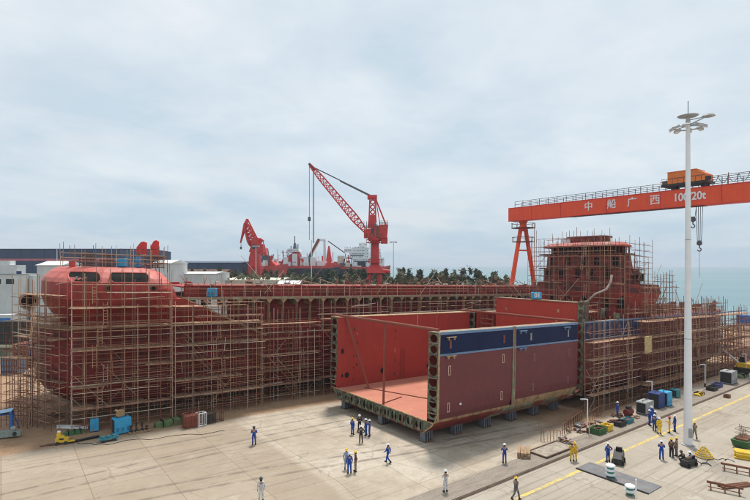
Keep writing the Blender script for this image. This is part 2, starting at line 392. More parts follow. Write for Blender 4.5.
# ================================================================ HULL BLOCK (the open section in the middle)
BX, BY = 33.9, 35.3
BL, BW, BH = 24.3, 19.9, 11.4
blk = thing('hull_block', 'open red ship hull section with blue and maroon side standing on grey supports', 'ship section', (BX, BY, 0), rot=(0, TILT, 0))
SEC = [(0, 11.4), (0, 9.1), (0, 4.2), (.12, 3.3), (.42, 2.6), (.85, 2.05)]          # outer shell outline near side
def shell(mb, pts, x0, x1, th=.03):
    for (y0, z0), (y1, z1) in zip(pts, pts[1:]):
        mb.add([(x0, y0, z0), (x1, y0, z0), (x1, y1, z1), (x0, y1, z1), (x0, y0+th, z0), (x1, y0+th, z0), (x1, y1+th, z1), (x0, y1+th, z1)],
               [(0, 1, 2, 3), (7, 6, 5, 4), (0, 4, 5, 1), (1, 5, 6, 2), (2, 6, 7, 3), (3, 7, 4, 0)])
    return mb
XS = 11.35
for x0, x1 in ((.02, XS), (XS+.45, BL-.02)):
    shell(MB(), [(0, 9.08), (0, 4.2), (.12, 3.3), (.38, 2.72)], x0, x1).build('side_panel', K['maroon'], blk)
    p = MB().box(x0+.05, x1-.05, -.03, .03, 9.3, 11.15).build('blue_panel', K['blue'], blk)
    MB().box(x0, x1, -.05, .05, 11.15, 11.42).build('top_edge', K['lightblue'], blk)
    MB().box(x0, x1, -.06, .05, 9.08, 9.27).build('edge_strip', K['lightblue'], blk)
    for xx in (x0+1.0, x0+1.25): pass
mb = MB(); mb.box(XS+.0, XS+.12, -.09, .06, 2.9, 11.5); mb.box(XS+.33, XS+.45, -.09, .06, 2.9, 11.5); mb.box(XS+.12, XS+.33, -.02, .06, 2.9, 11.4)
mb.build('joint_strip', K['palegreen'], blk)
# primer band under the maroon side: buff near, pale green far
shell(MB(), [(.38, 2.72), (.60, 2.38)], .02, BL-.02).build('primer_band', K['primer'], blk)
shell(MB(), [(.075, 3.3), (.36, 2.72)], XS+.5, BL-.02).build('primer_band', K['primer'], blk)
shell(MB(), [(.60, 2.38), (.85, 2.05), (2.1, 1.15)], .02, 9.5, .04).build('bilge_plate', K['hullred'], blk)
shell(MB(), [(.60, 2.38), (.85, 2.05), (2.1, 1.15)], 9.5, BL-.02, .04).build('bilge_plate', M('worn_bilge', (.25, .29, .20), .8, .3, .8, patch=(.27, .06, .045), pamt=.5, pscale=.5), blk)
MB().box(.02, BL-.02, 2.1, BW-2.1, 1.12, 1.16).build('bottom_plate', K['hullred'], blk)
shell(MB(), [(BW-y-.03, z) for y, z in [(0, 11.4), (0, 4.2), (.12, 3.3), (.42, 2.6), (2.1, 1.15)]], .02, BL-.02).build('side_panel', K['hullred'], blk)
MB().box(-.02, .10, -.10, .05, 2.75, 11.42).build('end_flange', K['primer'], blk)
# rounded lower flange at the open corner
mb = MB(); ff = [(-.08, 4.0), (.03, 3.3), (.33, 2.68), (.60, 2.38), (.85, 2.05), (2.1, 1.12)]
for a, b_ in zip(ff, ff[1:]): mb.tube((.03, a[0], a[1]), (.03, b_[0], b_[1]), .075, 6)
mb.build('bilge_flange', K['primer'], blk)
# inner walls, floor
IW = 1.55
MB().box(.05, BL-.05, IW-.04, IW, 2.4, 11.3).build('inner_wall', K['innerred'], blk)
iw = MB().box(.05, BL-.05, BW-IW, BW-IW+.04, 2.4, 11.3).build('inner_wall', K['innerred'], blk)
MB().box(.05, BL-.05, IW, BW-IW, 2.36, 2.40).build('hold_floor', K['floor'], blk)
mb = MB(); mb.box(0, BL, 0.03, IW+.05, 11.3, 11.36); mb.build('side_deck', K['palegreen'], blk)
mb = MB(); mb.box(0, BL, BW-IW-.05, BW-.02, 11.3, 11.38); mb.build('side_deck', K['primer'], blk)
# openings and marks in the far inner wall
for (x, z, a, b_) in ((1.6, 3.9, .33, .36), (7.4, 3.9, .36, .38), (15.8, 3.8, .34, .36), (.85, 7.0, .2, .35), (.9, 3.9, .12, .25)):
    mb = MB(); n = 12
    mb.add([(x+a*math.cos(2*math.pi*i/n), BW-IW-.02, z+b_*math.sin(2*math.pi*i/n)) for i in range(n)] + [(x+a*math.cos(2*math.pi*i/n), BW-IW+.06, z+b_*math.sin(2*math.pi*i/n)) for i in range(n)],
           [tuple(range(n)), tuple(range(2*n-1, n-1, -1))] + [(i, (i+1) % n, n+(i+1) % n, n+i) for i in range(n)])
    mb.build('wall_opening', K['dark'], blk)
for x in (2.6, 3.1, 9.5, 16.2, 17.1):
    for k in range(5):
        if random.random() < .8:
            z = 3.2+k*1.5+random.uniform(-.3, .3)
            MB().box(x-.06, x+.06, BW-IW-.03, BW-IW-.005, z, z+random.uniform(.25, .6)).build('weld_pad', K['darkgrey'] if random.random() < .6 else K['primer'], blk)
for x, zz in ((10.6, (3.4, 7.6)),):
    for yy in (0, .5): rod(blk, 'handrail', (x+yy, BW-IW-.1, 2.4), (x+yy, BW-IW-.1, 6.6), .035, 'rust')
# end frames with lightening holes (near end x=0 and far end)
for xe, nm_ in ((.06, 'web_frame'), (BL-.06, 'web_frame')):
    for y0, y1 in ((.05, IW-.04), (BW-IW+.05, BW-.06)):
        mb = MB(); holed(mb, y0, y1, 2.75, 11.25, 1, 8, lambda u, v: (xe, u, v), .34, .37, jit=.22)
        solid(mb.build(nm_, K['green'], blk), .03)
    mb = MB()
    holed(mb, 2.1, BW-2.1, 1.17, 2.35, 24, 1, lambda u, v: (xe, u, v), .27, .30, jit=.35)
    mb.add([(xe, .62, 2.36), (xe, 2.1, 2.36), (xe, 2.1, 1.18), (xe, .9, 2.05)], [(0, 1, 2, 3)]); mb.add([(xe, BW-.62, 2.36), (xe, BW-2.1, 2.36), (xe, BW-2.1, 1.18), (xe, BW-.9, 2.05)], [(0, 1, 2, 3)])
    solid(mb.build('floor_frame', K['green'], blk), .03)
for y in [2.1+i*1.31 for i in range(13)]:                    # stiffeners along the bottom edge
    MB().box(-.16, .03, y-.03, y+.03, 1.17, 2.36).build('stiffener', K['green'], blk)
for y0 in (.08, BW-IW+.08):
    for k in range(7):
        z = 3.4+k*1.15
        MB().add([(-.02, y0, z), (-.02, y0+1.35, z), (-.32, y0+1.0, z+.02), (-.32, y0+.3, z+.02), (-.02, y0, z+.06), (-.02, y0+1.35, z+.06), (-.32, y0+1.0, z+.08), (-.32, y0+.3, z+.08)],
                 [(0,1,2,3),(7,6,5,4),(0,4,5,1),(1,5,6,2),(2,6,7,3),(3,7,4,0)]).build('bracket', K['green'] if k % 3 else K['palegreen'], blk)
for x in [1.2+1.9*i for i in range(12)]:                     # frames inside the double side (close the view through)
    MB().box(x, x+.03, .10, IW-.06, 4.2, 11.28).build('inner_frame', K['green'], blk)
    MB().box(x, x+.03, 2.0, BW-2.0, 1.2, 2.34).build('inner_frame', K['green'], blk)
    MB().box(x, x+.03, BW-IW+.06, BW-.06, 2.6, 11.28).build('inner_frame', K['green'], blk)
MB().box(-.05, .06, .5, BW-.5, 2.37, 2.47).build('floor_edge', K['primer'], blk)
# markings on the side
for x, z in ((1.35, 7.1), (1.3, 3.45), (9.6, 7.6), (9.4, 3.6), (15.2, 7.3), (15.0, 3.9), (22.3, 7.4), (22.1, 4.0)):
    big = x < 11; w, h = (.34, .95) if big else (.26, .85); t = .07 if big else .05; yo = -.012 + (.03 if False else 0)
    mb = MB(); mb.box(x, x+w, yo-.012, yo, z, z+t); mb.box(x, x+w, yo-.012, yo, z+h-t, z+h); mb.box(x, x+t, yo-.012, yo, z+t, z+h-t); mb.box(x+w-t, x+w, yo-.012, yo, z+t, z+h-t)
    mb.build('painted_frame', K['peach'] if big else M('dull_mark', (.33, .20, .20), .8), blk)
for x in (1.45, 9.7, 14.5, 22.0): MB().box(x, x+.26, -.047, -.033, 9.75, 10.6).build('painted_mark', K['pipe'] if x < 11 else K['grey'], blk)
for x, z in ((.9, 10.85), (.9, 9.0), (12.3, 10.9), (12.3, 8.95), (21.0, 10.9)):
    mb = MB(); mb.box(x, x+1.3, -.30, -.06, z, z+.08); mb.box(x+.2, x+.3, -.28, -.06, z-.25, z); mb.box(x+1.0, x+1.1, -.28, -.06, z-.25, z); mb.build('lifting_lug', K['primer'] if x < 5 else K['lightblue'], blk)
mb = MB(); mb.box(3.05, 3.3, -.04, .0, 3.95, 4.15); mb.build('white_mark', K['white'], blk)
# stay pipes across and inside the hold
rod(blk, 'cross_pipe', (.15, .2, 11.62), (.15, BW-.2, 11.62), .16, 'pipe', 10)
rod(blk, 'cross_pipe', (BL-.4, .2, 11.6), (BL-.4, BW-.2, 11.6), .16, 'pipe', 10)
x, y = -.3+.35, 44.3-BY
rod(blk, 'stay_pipe', (.35, y, 2.4), (.35, y, 11.6), .13, 'pipe', 10)
rod(blk, 'stay_pipe', (3.4, 51.2-BY, 2.4), (1.2, BW-IW-.05, 11.4), .13, 'pipe', 10)
rod(blk, 'floor_pipe', (3.2, 16.6, 2.46), (7.6, 4.2, 2.46), .05, 'pipe', 8)
rod(blk, 'floor_pipe', (.5, 9.2, 2.46), (4.2, 10.4, 2.46), .05, 'pipe', 8)
for y in (2.6, 5.4): rod(blk, 'guide_wire', (.4, y-1.8, 11.4), (.6, y-1.6, 13.4), .02, 'tube')
# supports
st = thing('block_support', 'x', 'support', (0, 0, 0))
MB().box(-.62, .62, -.45, .45, 0, .07).build('base_plate', K['rust'], st)
MB().box(-.55, .55, -.4, .4, 1.03, 1.13).build('top_plate', K['standgrey'], st)
for x in (-.48, -.16, .16, .48): MB().box(x-.06, x+.06, -.36, .36, .07, 1.03).build('leg', K['standgrey'], st)
first = True; names = ['nearest', 'second', 'third', 'fourth', 'fifth', 'farthest']
for row, y in enumerate((37.9, 45.0, 52.6)):
    for i, t in enumerate((1.0, 5.4, 10.0, 14.6, 19.0, 23.2)):
        X_ = BX+t; z = plane(X_)
        lab = ('%s grey plate support under the maroon side of the hull section' % names[i].capitalize()) if row == 0 else \
              'grey plate support in the shade under the open hull section, %s of the %s row' % (names[i], ('middle', 'far')[row-1])
        if first: st.location = (X_, y, z); st['label'] = lab; st['group'] = 'supports under the hull section'; first = False
        else: copy_thing(st, (X_, y, z), 0, lab)
        
# ================================================================ STERN SECTION on the right (scaffolded)
SX = 59.5
stn = thing('ship_hull', 'dark maroon ship hull with red bridge tower, beyond the open section', 'ship', (SX, BY, plane(SX)), rot=(0, TILT, 0))
def ringsec(x, w0, zb, top):
    return [(x, w0, top), (x, w0, 4.2), (x, w0+.25, 3.0), (x, w0+.9, zb+.9), (x, w0+2.4, zb), (x, BW-w0-2.4, zb), (x, BW-w0-.9, zb+.9), (x, BW-w0-.25, 3.0), (x, BW-w0, 4.2), (x, BW-w0, top)]
mb = MB(); rings = []
for x, w0, zb in ((12.02, .0, 1.15), (30, .05, 1.15), (40, .5, 1.2), (47, 1.4, 1.5), (52, 2.7, 2.2), (58, 4.2, 3.4), (61.5, 6.4, 5.2)):
    rings.append(ringsec(x, w0, zb, 11.2))
mb.loft(rings, closed=True, cap=True); mb.build('hull_plating', K['maroon_old'], stn)
mb = MB(); shell(mb, [(0, 9.05), (0, 4.2), (.12, 3.3), (.42, 2.6), (2.1, 1.15)], .02, 12.0); mb.build('hull_side', K['maroon_old'], stn)
mb = MB(); mb.box(.02, 14.5, -.045, -.01, 9.1, 11.25); mb.build('blue_band', M('blue_band', (.016, .030, .085), .6, .35, 1.2, patch=(.14, .08, .08), pamt=.3), stn)
mb = MB(); mb.box(.02, 58, -.09, -.05, 11.25, 11.42); mb.box(.02, 20, -.07, -.046, 9.0, 9.1); mb.build('top_edge', K['lightblue'], stn)
MB().box(.02, 12.0, 2.1, BW-2.1, 1.13, 1.17).build('bottom_plate', K['maroon_old'], stn)
mb = MB(); shell(mb, [(BW-y-.03, z) for y, z in [(0, 11.3), (0, 4.2), (.12, 3.3), (2.1, 1.15)]], .02, 12.0); mb.build('hull_side', K['maroon_old'], stn)
MB().box(.02, 12, .04, 1.5, 11.2, 11.26).build('side_deck', K['palegreen'], stn)
MB().box(.02, 12, BW-1.5, BW-.04, 11.2, 11.26).build('side_deck', K['palegreen'], stn)
for y0, y1 in ((.06, 1.5), (BW-1.5, BW-.06)):
    mb = MB(); holed(mb, y0, y1, 1.9, 11.2, 1, 8, lambda u, v: (.06, u, v), .26, .34, jit=.15); solid(mb.build('web_frame', K['green'], stn), .03)
# transverse bulkhead (tall, plain red)
bk = MB().box(.75, .95, 1.15, 14.8, 2.4, 13.75).build('bulkhead', K['bulkred'], stn)
mb = MB(); mb.box(.6, 1.9, 1.1, 14.8, 13.75, 13.85); mb.build('bulkhead_top', K['palegreen'], bk)
for i in range(16): y = 1.6+i*.85; MB().box(.96, 1.35, y, y+.04, 9, 13.7).build('stiffener', K['green'], bk)
for y, z in ((4.2, 11.0), (4.0, 12.3), (12.7, 11.9)): MB().box(.70, .745, y, y+.3, z, z+.45).build('access_plate', K['primer'], bk)
MB().box(.5, 1.5, .2, 1.12, 11.25, 13.8).build('side_casing', K['brown'], stn)
mb = MB(); holed(mb, .25, 1.1, 11.3, 13.95, 1, 3, lambda u, v: (.44, u, v), .28, .33); solid(mb.build('web_frame', K['green'], stn), .03)
# stair and red gear at the far side of the hold
MB().box(.4, 12, BW-1.6, BW-1.5, 2.4, 11.2).build('inner_wall', K['innerred'], stn)
MB().box(12.1, 12.2, 1.5, BW-1.5, 2.4, 11.1).build('hold_end', K['hullred'], stn)
for k in range(4): MB().box(.3, .5, 14.9, 17.6, 8.2+k*.7, 8.32+k*.7).build('stair_rail', K['pipe'], stn)
for k in range(3): MB().box(.3, .42, 15.0+k*1.2, 15.12+k*1.2, 7.6, 11.0).build('stair_post', K['pipe'], stn)
# bridge tower: rounded tiers
def rrect(x0, x1, y0, y1, r, z, n=6):
    pts = []
    for cx, cy, a0 in ((x1-r, y0+r, -90), (x1-r, y1-r, 0), (x0+r, y1-r, 90), (x0+r, y0+r, 180)):
        for i in range(n+1):
            a = R(a0+90*i/n); pts.append((cx+r*math.cos(a), cy+r*math.sin(a), z))
    return pts
tw_red = hullmat('tower_red', (.29, .047, .038), 2.2, 1.3, (.05, .02, .02), var=.45, axes='YZ', patch=(.09, .035, .03), pamt=.4, streak=.5)
MB().loft([rrect(16.5, 23.4, 1.6, 19.2, 2.5, 11.2), rrect(16.1, 24.0, .9, 19.6, 2.8, 13.2), rrect(15.8, 24.6, .2, 20.0, 3.4, 14.9)]).build('tower_base', hullmat('flare_red', (.40, .060, .042), 3, 1.8, (.2, .04, .03), var=.15, axes='YZ', streak=.3), stn)
MB().loft([rrect(15.8, 24.6, .2, 20.0, 3.4, 14.9), rrect(15.9, 24.4, .4, 19.8, 3.2, 16.2)]).build('tower_bulwark', tw_red, stn)
MB().loft([rrect(16.4, 22.6, 2.6, 18.6, 2.6, 16.2), rrect(16.4, 22.3, 2.8, 18.5, 2.6, 18.6)]).build('tower_tier', tw_red, stn)
MB().loft([rrect(16.8, 21.8, 3.5, 18.2, 2.4, 18.6), rrect(16.8, 21.5, 3.8, 18.0, 2.4, 21.0)]).build('tower_tier', tw_red, stn)
MB().loft([rrect(17.4, 21.0, 4.6, 17.5, 2.0, 21.0), rrect(17.4, 21.0, 4.6, 17.5, 2.0, 22.3)]).build('wheelhouse', K['dark'], stn)
for k in range(10):
    y = 4.9+k*1.25; MB().box(17.2, 17.36, y, y+.16, 21.0, 22.3).build('window_post', tw_red, stn)
for k in range(3): MB().box(18.4+k*1.0, 18.55+k*1.0, 4.35, 4.55, 21.0, 22.3).build('window_post', tw_red, stn)
MB().loft([rrect(16.3, 21.9, 3.9, 18.5, 2.2, 22.2), rrect(16.3, 21.9, 3.9, 18.5, 2.2, 22.42), rrect(17.2, 21.2, 4.9, 17.4, 1.7, 22.95)]).build('wheelhouse_roof', hullmat('roof_red', (.40, .075, .05), 3, 3, (.25, .05, .04), var=.2, streak=.3), stn)
MB().loft([rrect(18.0, 20.8, 7.4, 15.0, .9, 22.95), rrect(18.0, 20.8, 7.4, 15.0, .9, 23.8)]).build('top_house', tw_red, stn)
MB().loft([rrect(17.8, 21.0, 7.1, 14.2, .9, 23.8), rrect(17.8, 21.0, 7.1, 14.2, .9, 24.05)]).build('top_house_roof', tw_red, stn)
MB().box(17.7, 17.98, 13.2, 14.8, 23.0, 23.7).build('white_hatch', K['white'], stn)
for y, z, w, h in ((3.0, 12.6, .9, 1.9), (5.2, 12.6, .7, 1.7), (8.1, 17.0, .8, 1.4), (10.5, 17.0, .8, 1.4), (13.5, 17.0, .8, 1.4), (5.0, 17.0, .9, 1.5), (16, 17.0, .7, 1.4),
                   (4.4, 19.2, .8, 1.2), (7.4, 19.2, .8, 1.2), (9.8, 19.2, .8, 1.2), (12.5, 19.2, .8, 1.2), (15.4, 19.2, .8, 1.2), (9, 12.8, .8, 1.6), (12, 12.8, .8, 1.6), (15, 12.8, .8, 1.6)):
    xf = 16.78 if z > 19 else (16.38 if z > 16.5 else 16.0)
    MB().box(xf-.06, xf+.4, y, y+w, z, z+h).build('opening', K['dark'], stn)
for x in (18.6, 20.4): MB().box(x, x+.9, 2.48, 2.75, 16.7, 18.0).build('opening', K['dark'], stn)
for z in (16.2, 18.6, 21.2):
    q_ = {16.2: (.9, 24.0), 18.6: (2.3, 22.8), 21.2: (3.3, 22.0)}[z]; z = 21.0 if z > 20 else z
    MB().loft([rrect(16.1, q_[1], q_[0], 19.3, 2.4, z-.02), rrect(16.1, q_[1], q_[0], 19.3, 2.4, z+.08)]).build('tier_deck', K['rust'], stn)
# deck gear between bulkhead and stern
random.seed(21)
for i in range(26):
    x = random.uniform(4, 15); y = random.uniform(.8, 18); h = random.uniform(.4, 1.8)
    MB().cbox((x, y, 11.25+h/2), (random.uniform(.3, 1.6), random.uniform(.3, 1.6), h), random.random()).build('deck_fitting', K[random.choice(['rust', 'hullred', 'green', 'brown', 'pipe'])], stn)
for i in range(40):
    x = 28.5+i*.74; y = .3 + max(0, (x-42))*.3
    rod(stn, 'rail_post', (x, y, 11.2), (x, y, 11.2+random.uniform(1.0, 2.3)), .045, 'pipe' if i % 2 else 'tube')
for i in range(14):
    x = random.uniform(29, 54); y = random.uniform(3, 10); h = random.uniform(.6, 1.8)
    MB().cbox((x, y, 11.2+h/2), (random.uniform(.5, 2), random.uniform(.4, 1.2), h)).build('deck_fitting', K[random.choice(['hullred', 'pipe', 'brown', 'farwhite'])], stn)
for z in (11.9, 12.6): rod(stn, 'deck_rail', (28.5, .3, z), (42, .3, z), .03, 'pipe'); rod(stn, 'deck_rail', (42, .3, z), (57.5, 4.9, z), .03, 'pipe')
# bent white duct in front of the tower
mb = MB(); mb.path([(14.2, 9.0, 13.2), (14.0, 7.6, 13.4), (13.6, 6.2, 14.6), (13.6, 4.4, 15.4), (13.8, 3.9, 16.4), (14.2, 3.9, 17.6)], .17, 10)
tag(mb.build('duct', M('pale_duct', (.62, .52, .45), .7), stn), 'x', 'x')
du = bpy.data.objects['duct']; del du['category']; du['label'] = 'bent pale duct hose rising in front of the tower'
for i in range(9):
    t = 6+i*5.6; X_ = SX+t
    for y in ((38.0, 45, 52) if t < 50 else (45,)):
        if y == 38.0: copy_thing(st, (X_, y, plane(X_)), 0, 'grey plate support under the scaffolded hull, number %d from the open section end' % (i+1), scale=(1, 1, 1.0))
# ================================================================ LEFT SHIP
LX, LY, LL, LW = 3.5, 62.0, 104.0, 20.0
lsh = thing('ship_hull', 'long red ship hull with rounded pink bow inside scaffolding on the left', 'ship', (LX, LY, plane(LX)), rot=(0, TILT, 0))
def nearY(x, ins, x0, Lt, p=2.4):
    if x >= x0+Lt: return ins
    t = min(1, (x0+Lt-x)/Lt)
    return ins + (LW/2-ins)*(1-(1-t**p)**(1/p))
def bowring(z, ins, x0, Lt, xa, n=14, xb=None):
    near = [(xa, ins, z)]
    for i in range(n+1):
        a = math.pi/2*i/n
        x = x0+Lt - Lt*math.sin(a)**(2/2.4)
        near.append((x, nearY(x, ins, x0, Lt), z))
    farp = [(x, LW-y, z) for x, y, z in reversed(near[:-1])]
    if xb is not None: farp[-1] = (xb, LW-ins, z)
    return near+farp
lred = hullmat('bow_red', (.36, .040, .030), 2.6, 1.3, (.12, .03, .025), var=.2, streak=.5, patch=(.24, .032, .026), pamt=.45)
rg = [bowring(1.3, 2.4, 3.2, 7, LL-6), bowring(1.8, 1.2, 1.8, 6, LL-4), bowring(2.8, .35, .5, 5, LL-2), bowring(4, .05, -.3, 4.5, LL-1), bowring(7, 0, -.6, 4.4, LL), bowring(8.5, 0, -.6, 4.4, LL)]
lm = hullmat('left_hull_red', (.225, .024, .022), 2.8, 1.5, (.06, .025, .022), var=.32, streak=.5, patch=(.10, .03, .026), pamt=.35)
MB().loft(rg).build('hull_plating', lm, lsh)
MB().loft([bowring(8.5, 0, -.6, 4.4, 24.5), bowring(10.3, .05, -.6, 4.4, 20.5)]).build('lower_bow_plating', lm, lsh)
MB().loft([bowring(10.3, .7, 1.9, 5.5, 20.5), bowring(11.2, .25, 1.3, 5.6, 18.6), bowring(12.6, -.35, .3, 5.6, 15.7), bowring(13.5, -.45, 0, 5.5, 13.7)]).build('bow_plating', lred, lsh)
MB().loft([bowring(10.24, -.25, -.9, 4.6, 20.3), bowring(10.36, -.25, -.9, 4.6, 20.3)]).build('rubbing_ledge', K['primer'], lsh)
def fring(z, ins, x0, xe, rr):
    near = bowring(z, ins, x0, 5.5-.2*ins, xe-rr)[:15]
    out = near[1:]
    aft = []
    for i in range(6):
        a = R(90*i/5); aft.append((xe-rr+rr*math.cos(a), ins+rr-rr*math.sin(a), z))
    near = aft + out                                  # aft corner -> near side -> tip
    return near + [(x, LW-y, z) for x, y, z in reversed(near[:-1])]
MB().loft([fring(13.5, -.45, 0, 13.2, 1.4), fring(14.6, -.35, 0, 12.9, 1.6), fring(15.3, -.1, 0, 12.6, 2.0)]).build('forecastle_side', lred, lsh)
MB().loft([fring(15.3, -.1, 0, 12.6, 2.0), fring(15.8, .35, .2, 12.4, 2.2), fring(16.5, 1.1, .8, 11.9, 2.5), fring(16.95, 1.9, 1.5, 11.2, 2.7), fring(17.08, 3.0, 2.6, 10.2, 2.9)]).build('forecastle_top', K['sunlitred'], lsh)
def bandpt(x, z, off):
    t = [(15.3, -.1), (15.8, .35), (16.5, 1.1), (16.95, 1.9)]
    for (a, ia), (b_, ib) in zip(t, t[1:]):
        if z <= b_: ins = ia+(ib-ia)*(z-a)/(b_-a); break
    return (x, nearY(x, ins, .1+ins*.5, 5.5-.2*ins)-off, z)
for xa, xb in ((2.0, 4.9), (5.8, 9.9)):
    mb = MB(); nx, nz = 10, 4
    for lay, off in enumerate((.05,)):
        vs = []
        for j in range(nz+1):
            for i in range(nx+1):
                v = j/nz; r = .16*(1-math.cos(math.asin(min(1, abs(2*v-1)))))   # rounded ends
                xx = xa+r*1.6+(xb-xa-3.2*r)*i/nx
                vs.append(bandpt(xx, 15.38+1.1*v, off))
        mb.add(vs, [(j*(nx+1)+i, j*(nx+1)+i+1, (j+1)*(nx+1)+i+1, (j+1)*(nx+1)+i) for i in range(nx) for j in range(nz)])
    ow = mb.build('bow_window', K['dark'], lsh)
    bd = [vs[i] for i in range(nx+1)]+[vs[j*(nx+1)+nx] for j in range(1, nz+1)]+[vs[nz*(nx+1)+i] for i in range(nx-1, -1, -1)]+[vs[j*(nx+1)] for j in range(nz-1, -1, -1)]
    MB().path(bd, .075, 6).build('window_rim', K['sunlitred'], ow)
    mb = MB(); q = random.Random(3)
    for k in range(4):
        x = q.uniform(xa+.5, xb-.6) if xa > 5 else q.uniform(xa+.4, xa+1.7)
        z = q.uniform(15.65, 16.1); a = bandpt(x, z, .09)
        mb.cbox(a, (q.uniform(.15, .45), .03, q.uniform(.08, .3)))
    mb.build('inner_gear', K['grey'] if xa < 5 else K['darkgrey'], lsh)
for x, z in ((5.6, 14.75), (10.2, 14.75)):
    mb = MB(); mb.tube((x, -.45, z), (x, .1, z), .32, 14); o = mb.build('fairlead', K['brown'], lsh); mb = MB(); mb.tube((x, -.47, z), (x, .0, z), .22, 14); mb.build('hole', K['dark'], o)
mb = MB()
for (xa, za), (xb, zb) in (((13.5, 13.6), (24.6, 8.45)),): mb.add([(xa, -.12, za-.12), (xb, -.12, zb-.12), (xb, -.12, zb+.12), (xa, -.12, za+.12), (xa, .3, za-.12), (xb, .3, zb-.12), (xb, .3, zb+.12), (xa, .3, za+.12)], [(0,1,2,3),(7,6,5,4),(0,4,5,1),(1,5,6,2),(2,6,7,3),(3,7,4,0)])
mb.build('bulwark_edge', K['primer'], lsh)
# open side passage with web frames
MB().box(20, LL-2, 2.2, 2.3, 8.5, 13.4).build('passage_wall', lm, lsh)
MB().box(14, LL-2, .0, LW, 13.42, 13.55).build('main_deck', K['rust'], lsh)
mb = MB(); mb.box(14, LL-2, -.06, .0, 13.3, 13.6); mb.build('deck_edge', K['palegreen'], lsh)
MB().box(24, LL-2, 0, 2.2, 8.5, 8.6).build('passage_floor', K['rust'], lsh)
MB().box(24, LL-2, 0.3, .34, 8.6, 10.3).build('lower_strake', lm, lsh)
x = 16.5; k = 0
while x < 96:
    zb = 8.6 if x > 24.6 else 13.5-(x-13.7)*.463
    mb = MB(); mb.box(x, x+.05, .05, .55, zb, 13.3)
    for s in (-1, 1): mb.add([(x+.02, .02, 13.3), (x+.02+s*.5, .02, 13.3), (x+.02, .02, 12.75), (x+.02, .08, 13.3), (x+.02+s*.5, .08, 13.3), (x+.02, .08, 12.75)], [(0,1,2),(5,4,3),(0,3,4,1),(1,4,5,2),(2,5,3,0)])
    mb.box(x, x+.05, .55, 2.2, 12.5, 13.4)
    mb.build('web_frame', K['primer'] if k % 3 else K['palegreen'], lsh); x += 2.1; k += 1
for z in (12.1, 11.4): rod(lsh, 'passage_rail', (26, .15, z), (98, .15, z), .04, 'pipe')
MB().box(14.5, LL-4, 2.6, 2.75, 13.55, 15.0).build('hatch_coaming', lred, lsh)
MB().box(14.5, LL-4, 2.75, 17.3, 14.7, 14.85).build('hatch_cover', K['innerred'], lsh)
mb = MB(); mb.box(14.5, LL-4, 2.3, 2.6, 14.9, 15.02); mb.build('coaming_top', K['sunlitred'] if False else K['innerred'], lsh)
random.seed(5)
for i in range(84):
    x = 13.5+i*1.02; h = random.uniform(.8, 1.9)
    rod(lsh, 'rail_post', (x, .25, 13.55), (x, .25, 13.55+h), .035, 'tube')
    if i % 2: rod(lsh, 'hatch_post', (x, 4+random.random()*8, 14.85), (x+.01, 4.5+random.random()*8, 14.85+random.uniform(.6, 1.7)), .045, 'tube' if i % 3 else 'pipe')
for z in (14.1, 14.6): rod(lsh, 'deck_rail', (14, .25, z), (98, .25, z), .03, 'pipe' if z < 14.3 else 'tube')
for i in range(40):
    x = random.uniform(15, 98); y = random.uniform(3, 16); h = random.uniform(.12, .55)
    MB().cbox((x, y, 14.86+h/2), (random.uniform(.3, 1.6), random.uniform(.3, 1.0), h), random.random()).build('hatch_fitting', K[random.choice(['rust', 'pipe', 'brown', 'innerred', 'cream', 'grey'])], lsh)
for i in range(8):        # supports in the dark under the hull
    X_ = LX+12+i*4.6
    copy_thing(st, (X_, 65.2+.0, plane(X_)), 0, 'x', group='supports under the left ship')
for o in bpy.data.objects:
    if o.get('group') == 'supports under the left ship': o['label'] = 'grey plate support in the shade under the long left ship hull'
    if o.get('label', '').startswith('grey plate support under the scaffolded hull'):
        o['label'] = 'grey plate support in the shade under the scaffolded right hull'; o['group'] = 'supports under the right hull'

def cabinet(name, label, cat, loc, rz, w, d, h, mat, side='dark', group=None, vents=True, door='darkgrey'):
    t = thing(name, label, cat, loc, rz, group)
    mb = MB(); c = .06*min(w, d, h)/.8
    mb.profile([(-w/2, .1), (w/2, .1), (w/2, h-c), (w/2-c, h), (-w/2+c, h), (-w/2, h-c)], -d/2, d/2)
    mb.build('body', K[mat], t)
    mb = MB(); mb.box(-w/2-.02, w/2+.02, -d/2-.03, -d/2+.12, 0, .1); mb.build('skid', K['darkgrey'], t); MB().box(-w/2-.02, w/2+.02, d/2-.12, d/2+.03, 0, .1).build('skid', K['darkgrey'], t)
    if vents:
        n = 3 if w > 1.3 else 2
        for i in range(n):
            x0 = -w/2+.08+(w-.16)*i/n; x1 = -w/2+(w-.16)*(i+1)/n+.02
            mb = MB(); mb.box(x0+.04, x1-.04, -d/2-.015, -d/2-.002, .25, h-.18); p = mb.build('door', K[mat], t)
            mb = MB()
            for k in range(4): mb.box(x0+.1, x1-.1, -d/2-.022, -d/2-.016, .35+k*.1, .39+k*.1)
            mb.build('vent', K['darkgrey'], p)
        mb = MB(); mb.box(-w/2-.015, -w/2-.002, -d/2+.08, d/2-.08, .2, h-.15); mb.build('end_panel', K[door], t)
    mb = MB(); mb.box(-w*.3, -w*.25, -.03, .03, h, h+.1); mb.box(w*.25, w*.3, -.03, .03, h, h+.1); mb.box(-w*.3, w*.3, -.03, .03, h+.1, h+.14); mb.build('lifting_handle', K['darkgrey'], t)
    return t
def lpos(x, y, z): # left ship local -> world
    return Vector((LX, LY, plane(LX))) + Euler((0, TILT, 0)).to_matrix() @ Vector((x, y, z))
def spos(x, y, z): return Vector((SX, BY, plane(SX))) + Euler((0, TILT, 0)).to_matrix() @ Vector((x, y, z))
cabinet('cabinet', 'light blue cabinet on the pink bow deck, left of the two up there', 'cabinet', lpos(7.6, 3.4, 17.1), CAMROT, .8, .7, 1.05, 'cyan', group='blue cabinets on the ship decks')
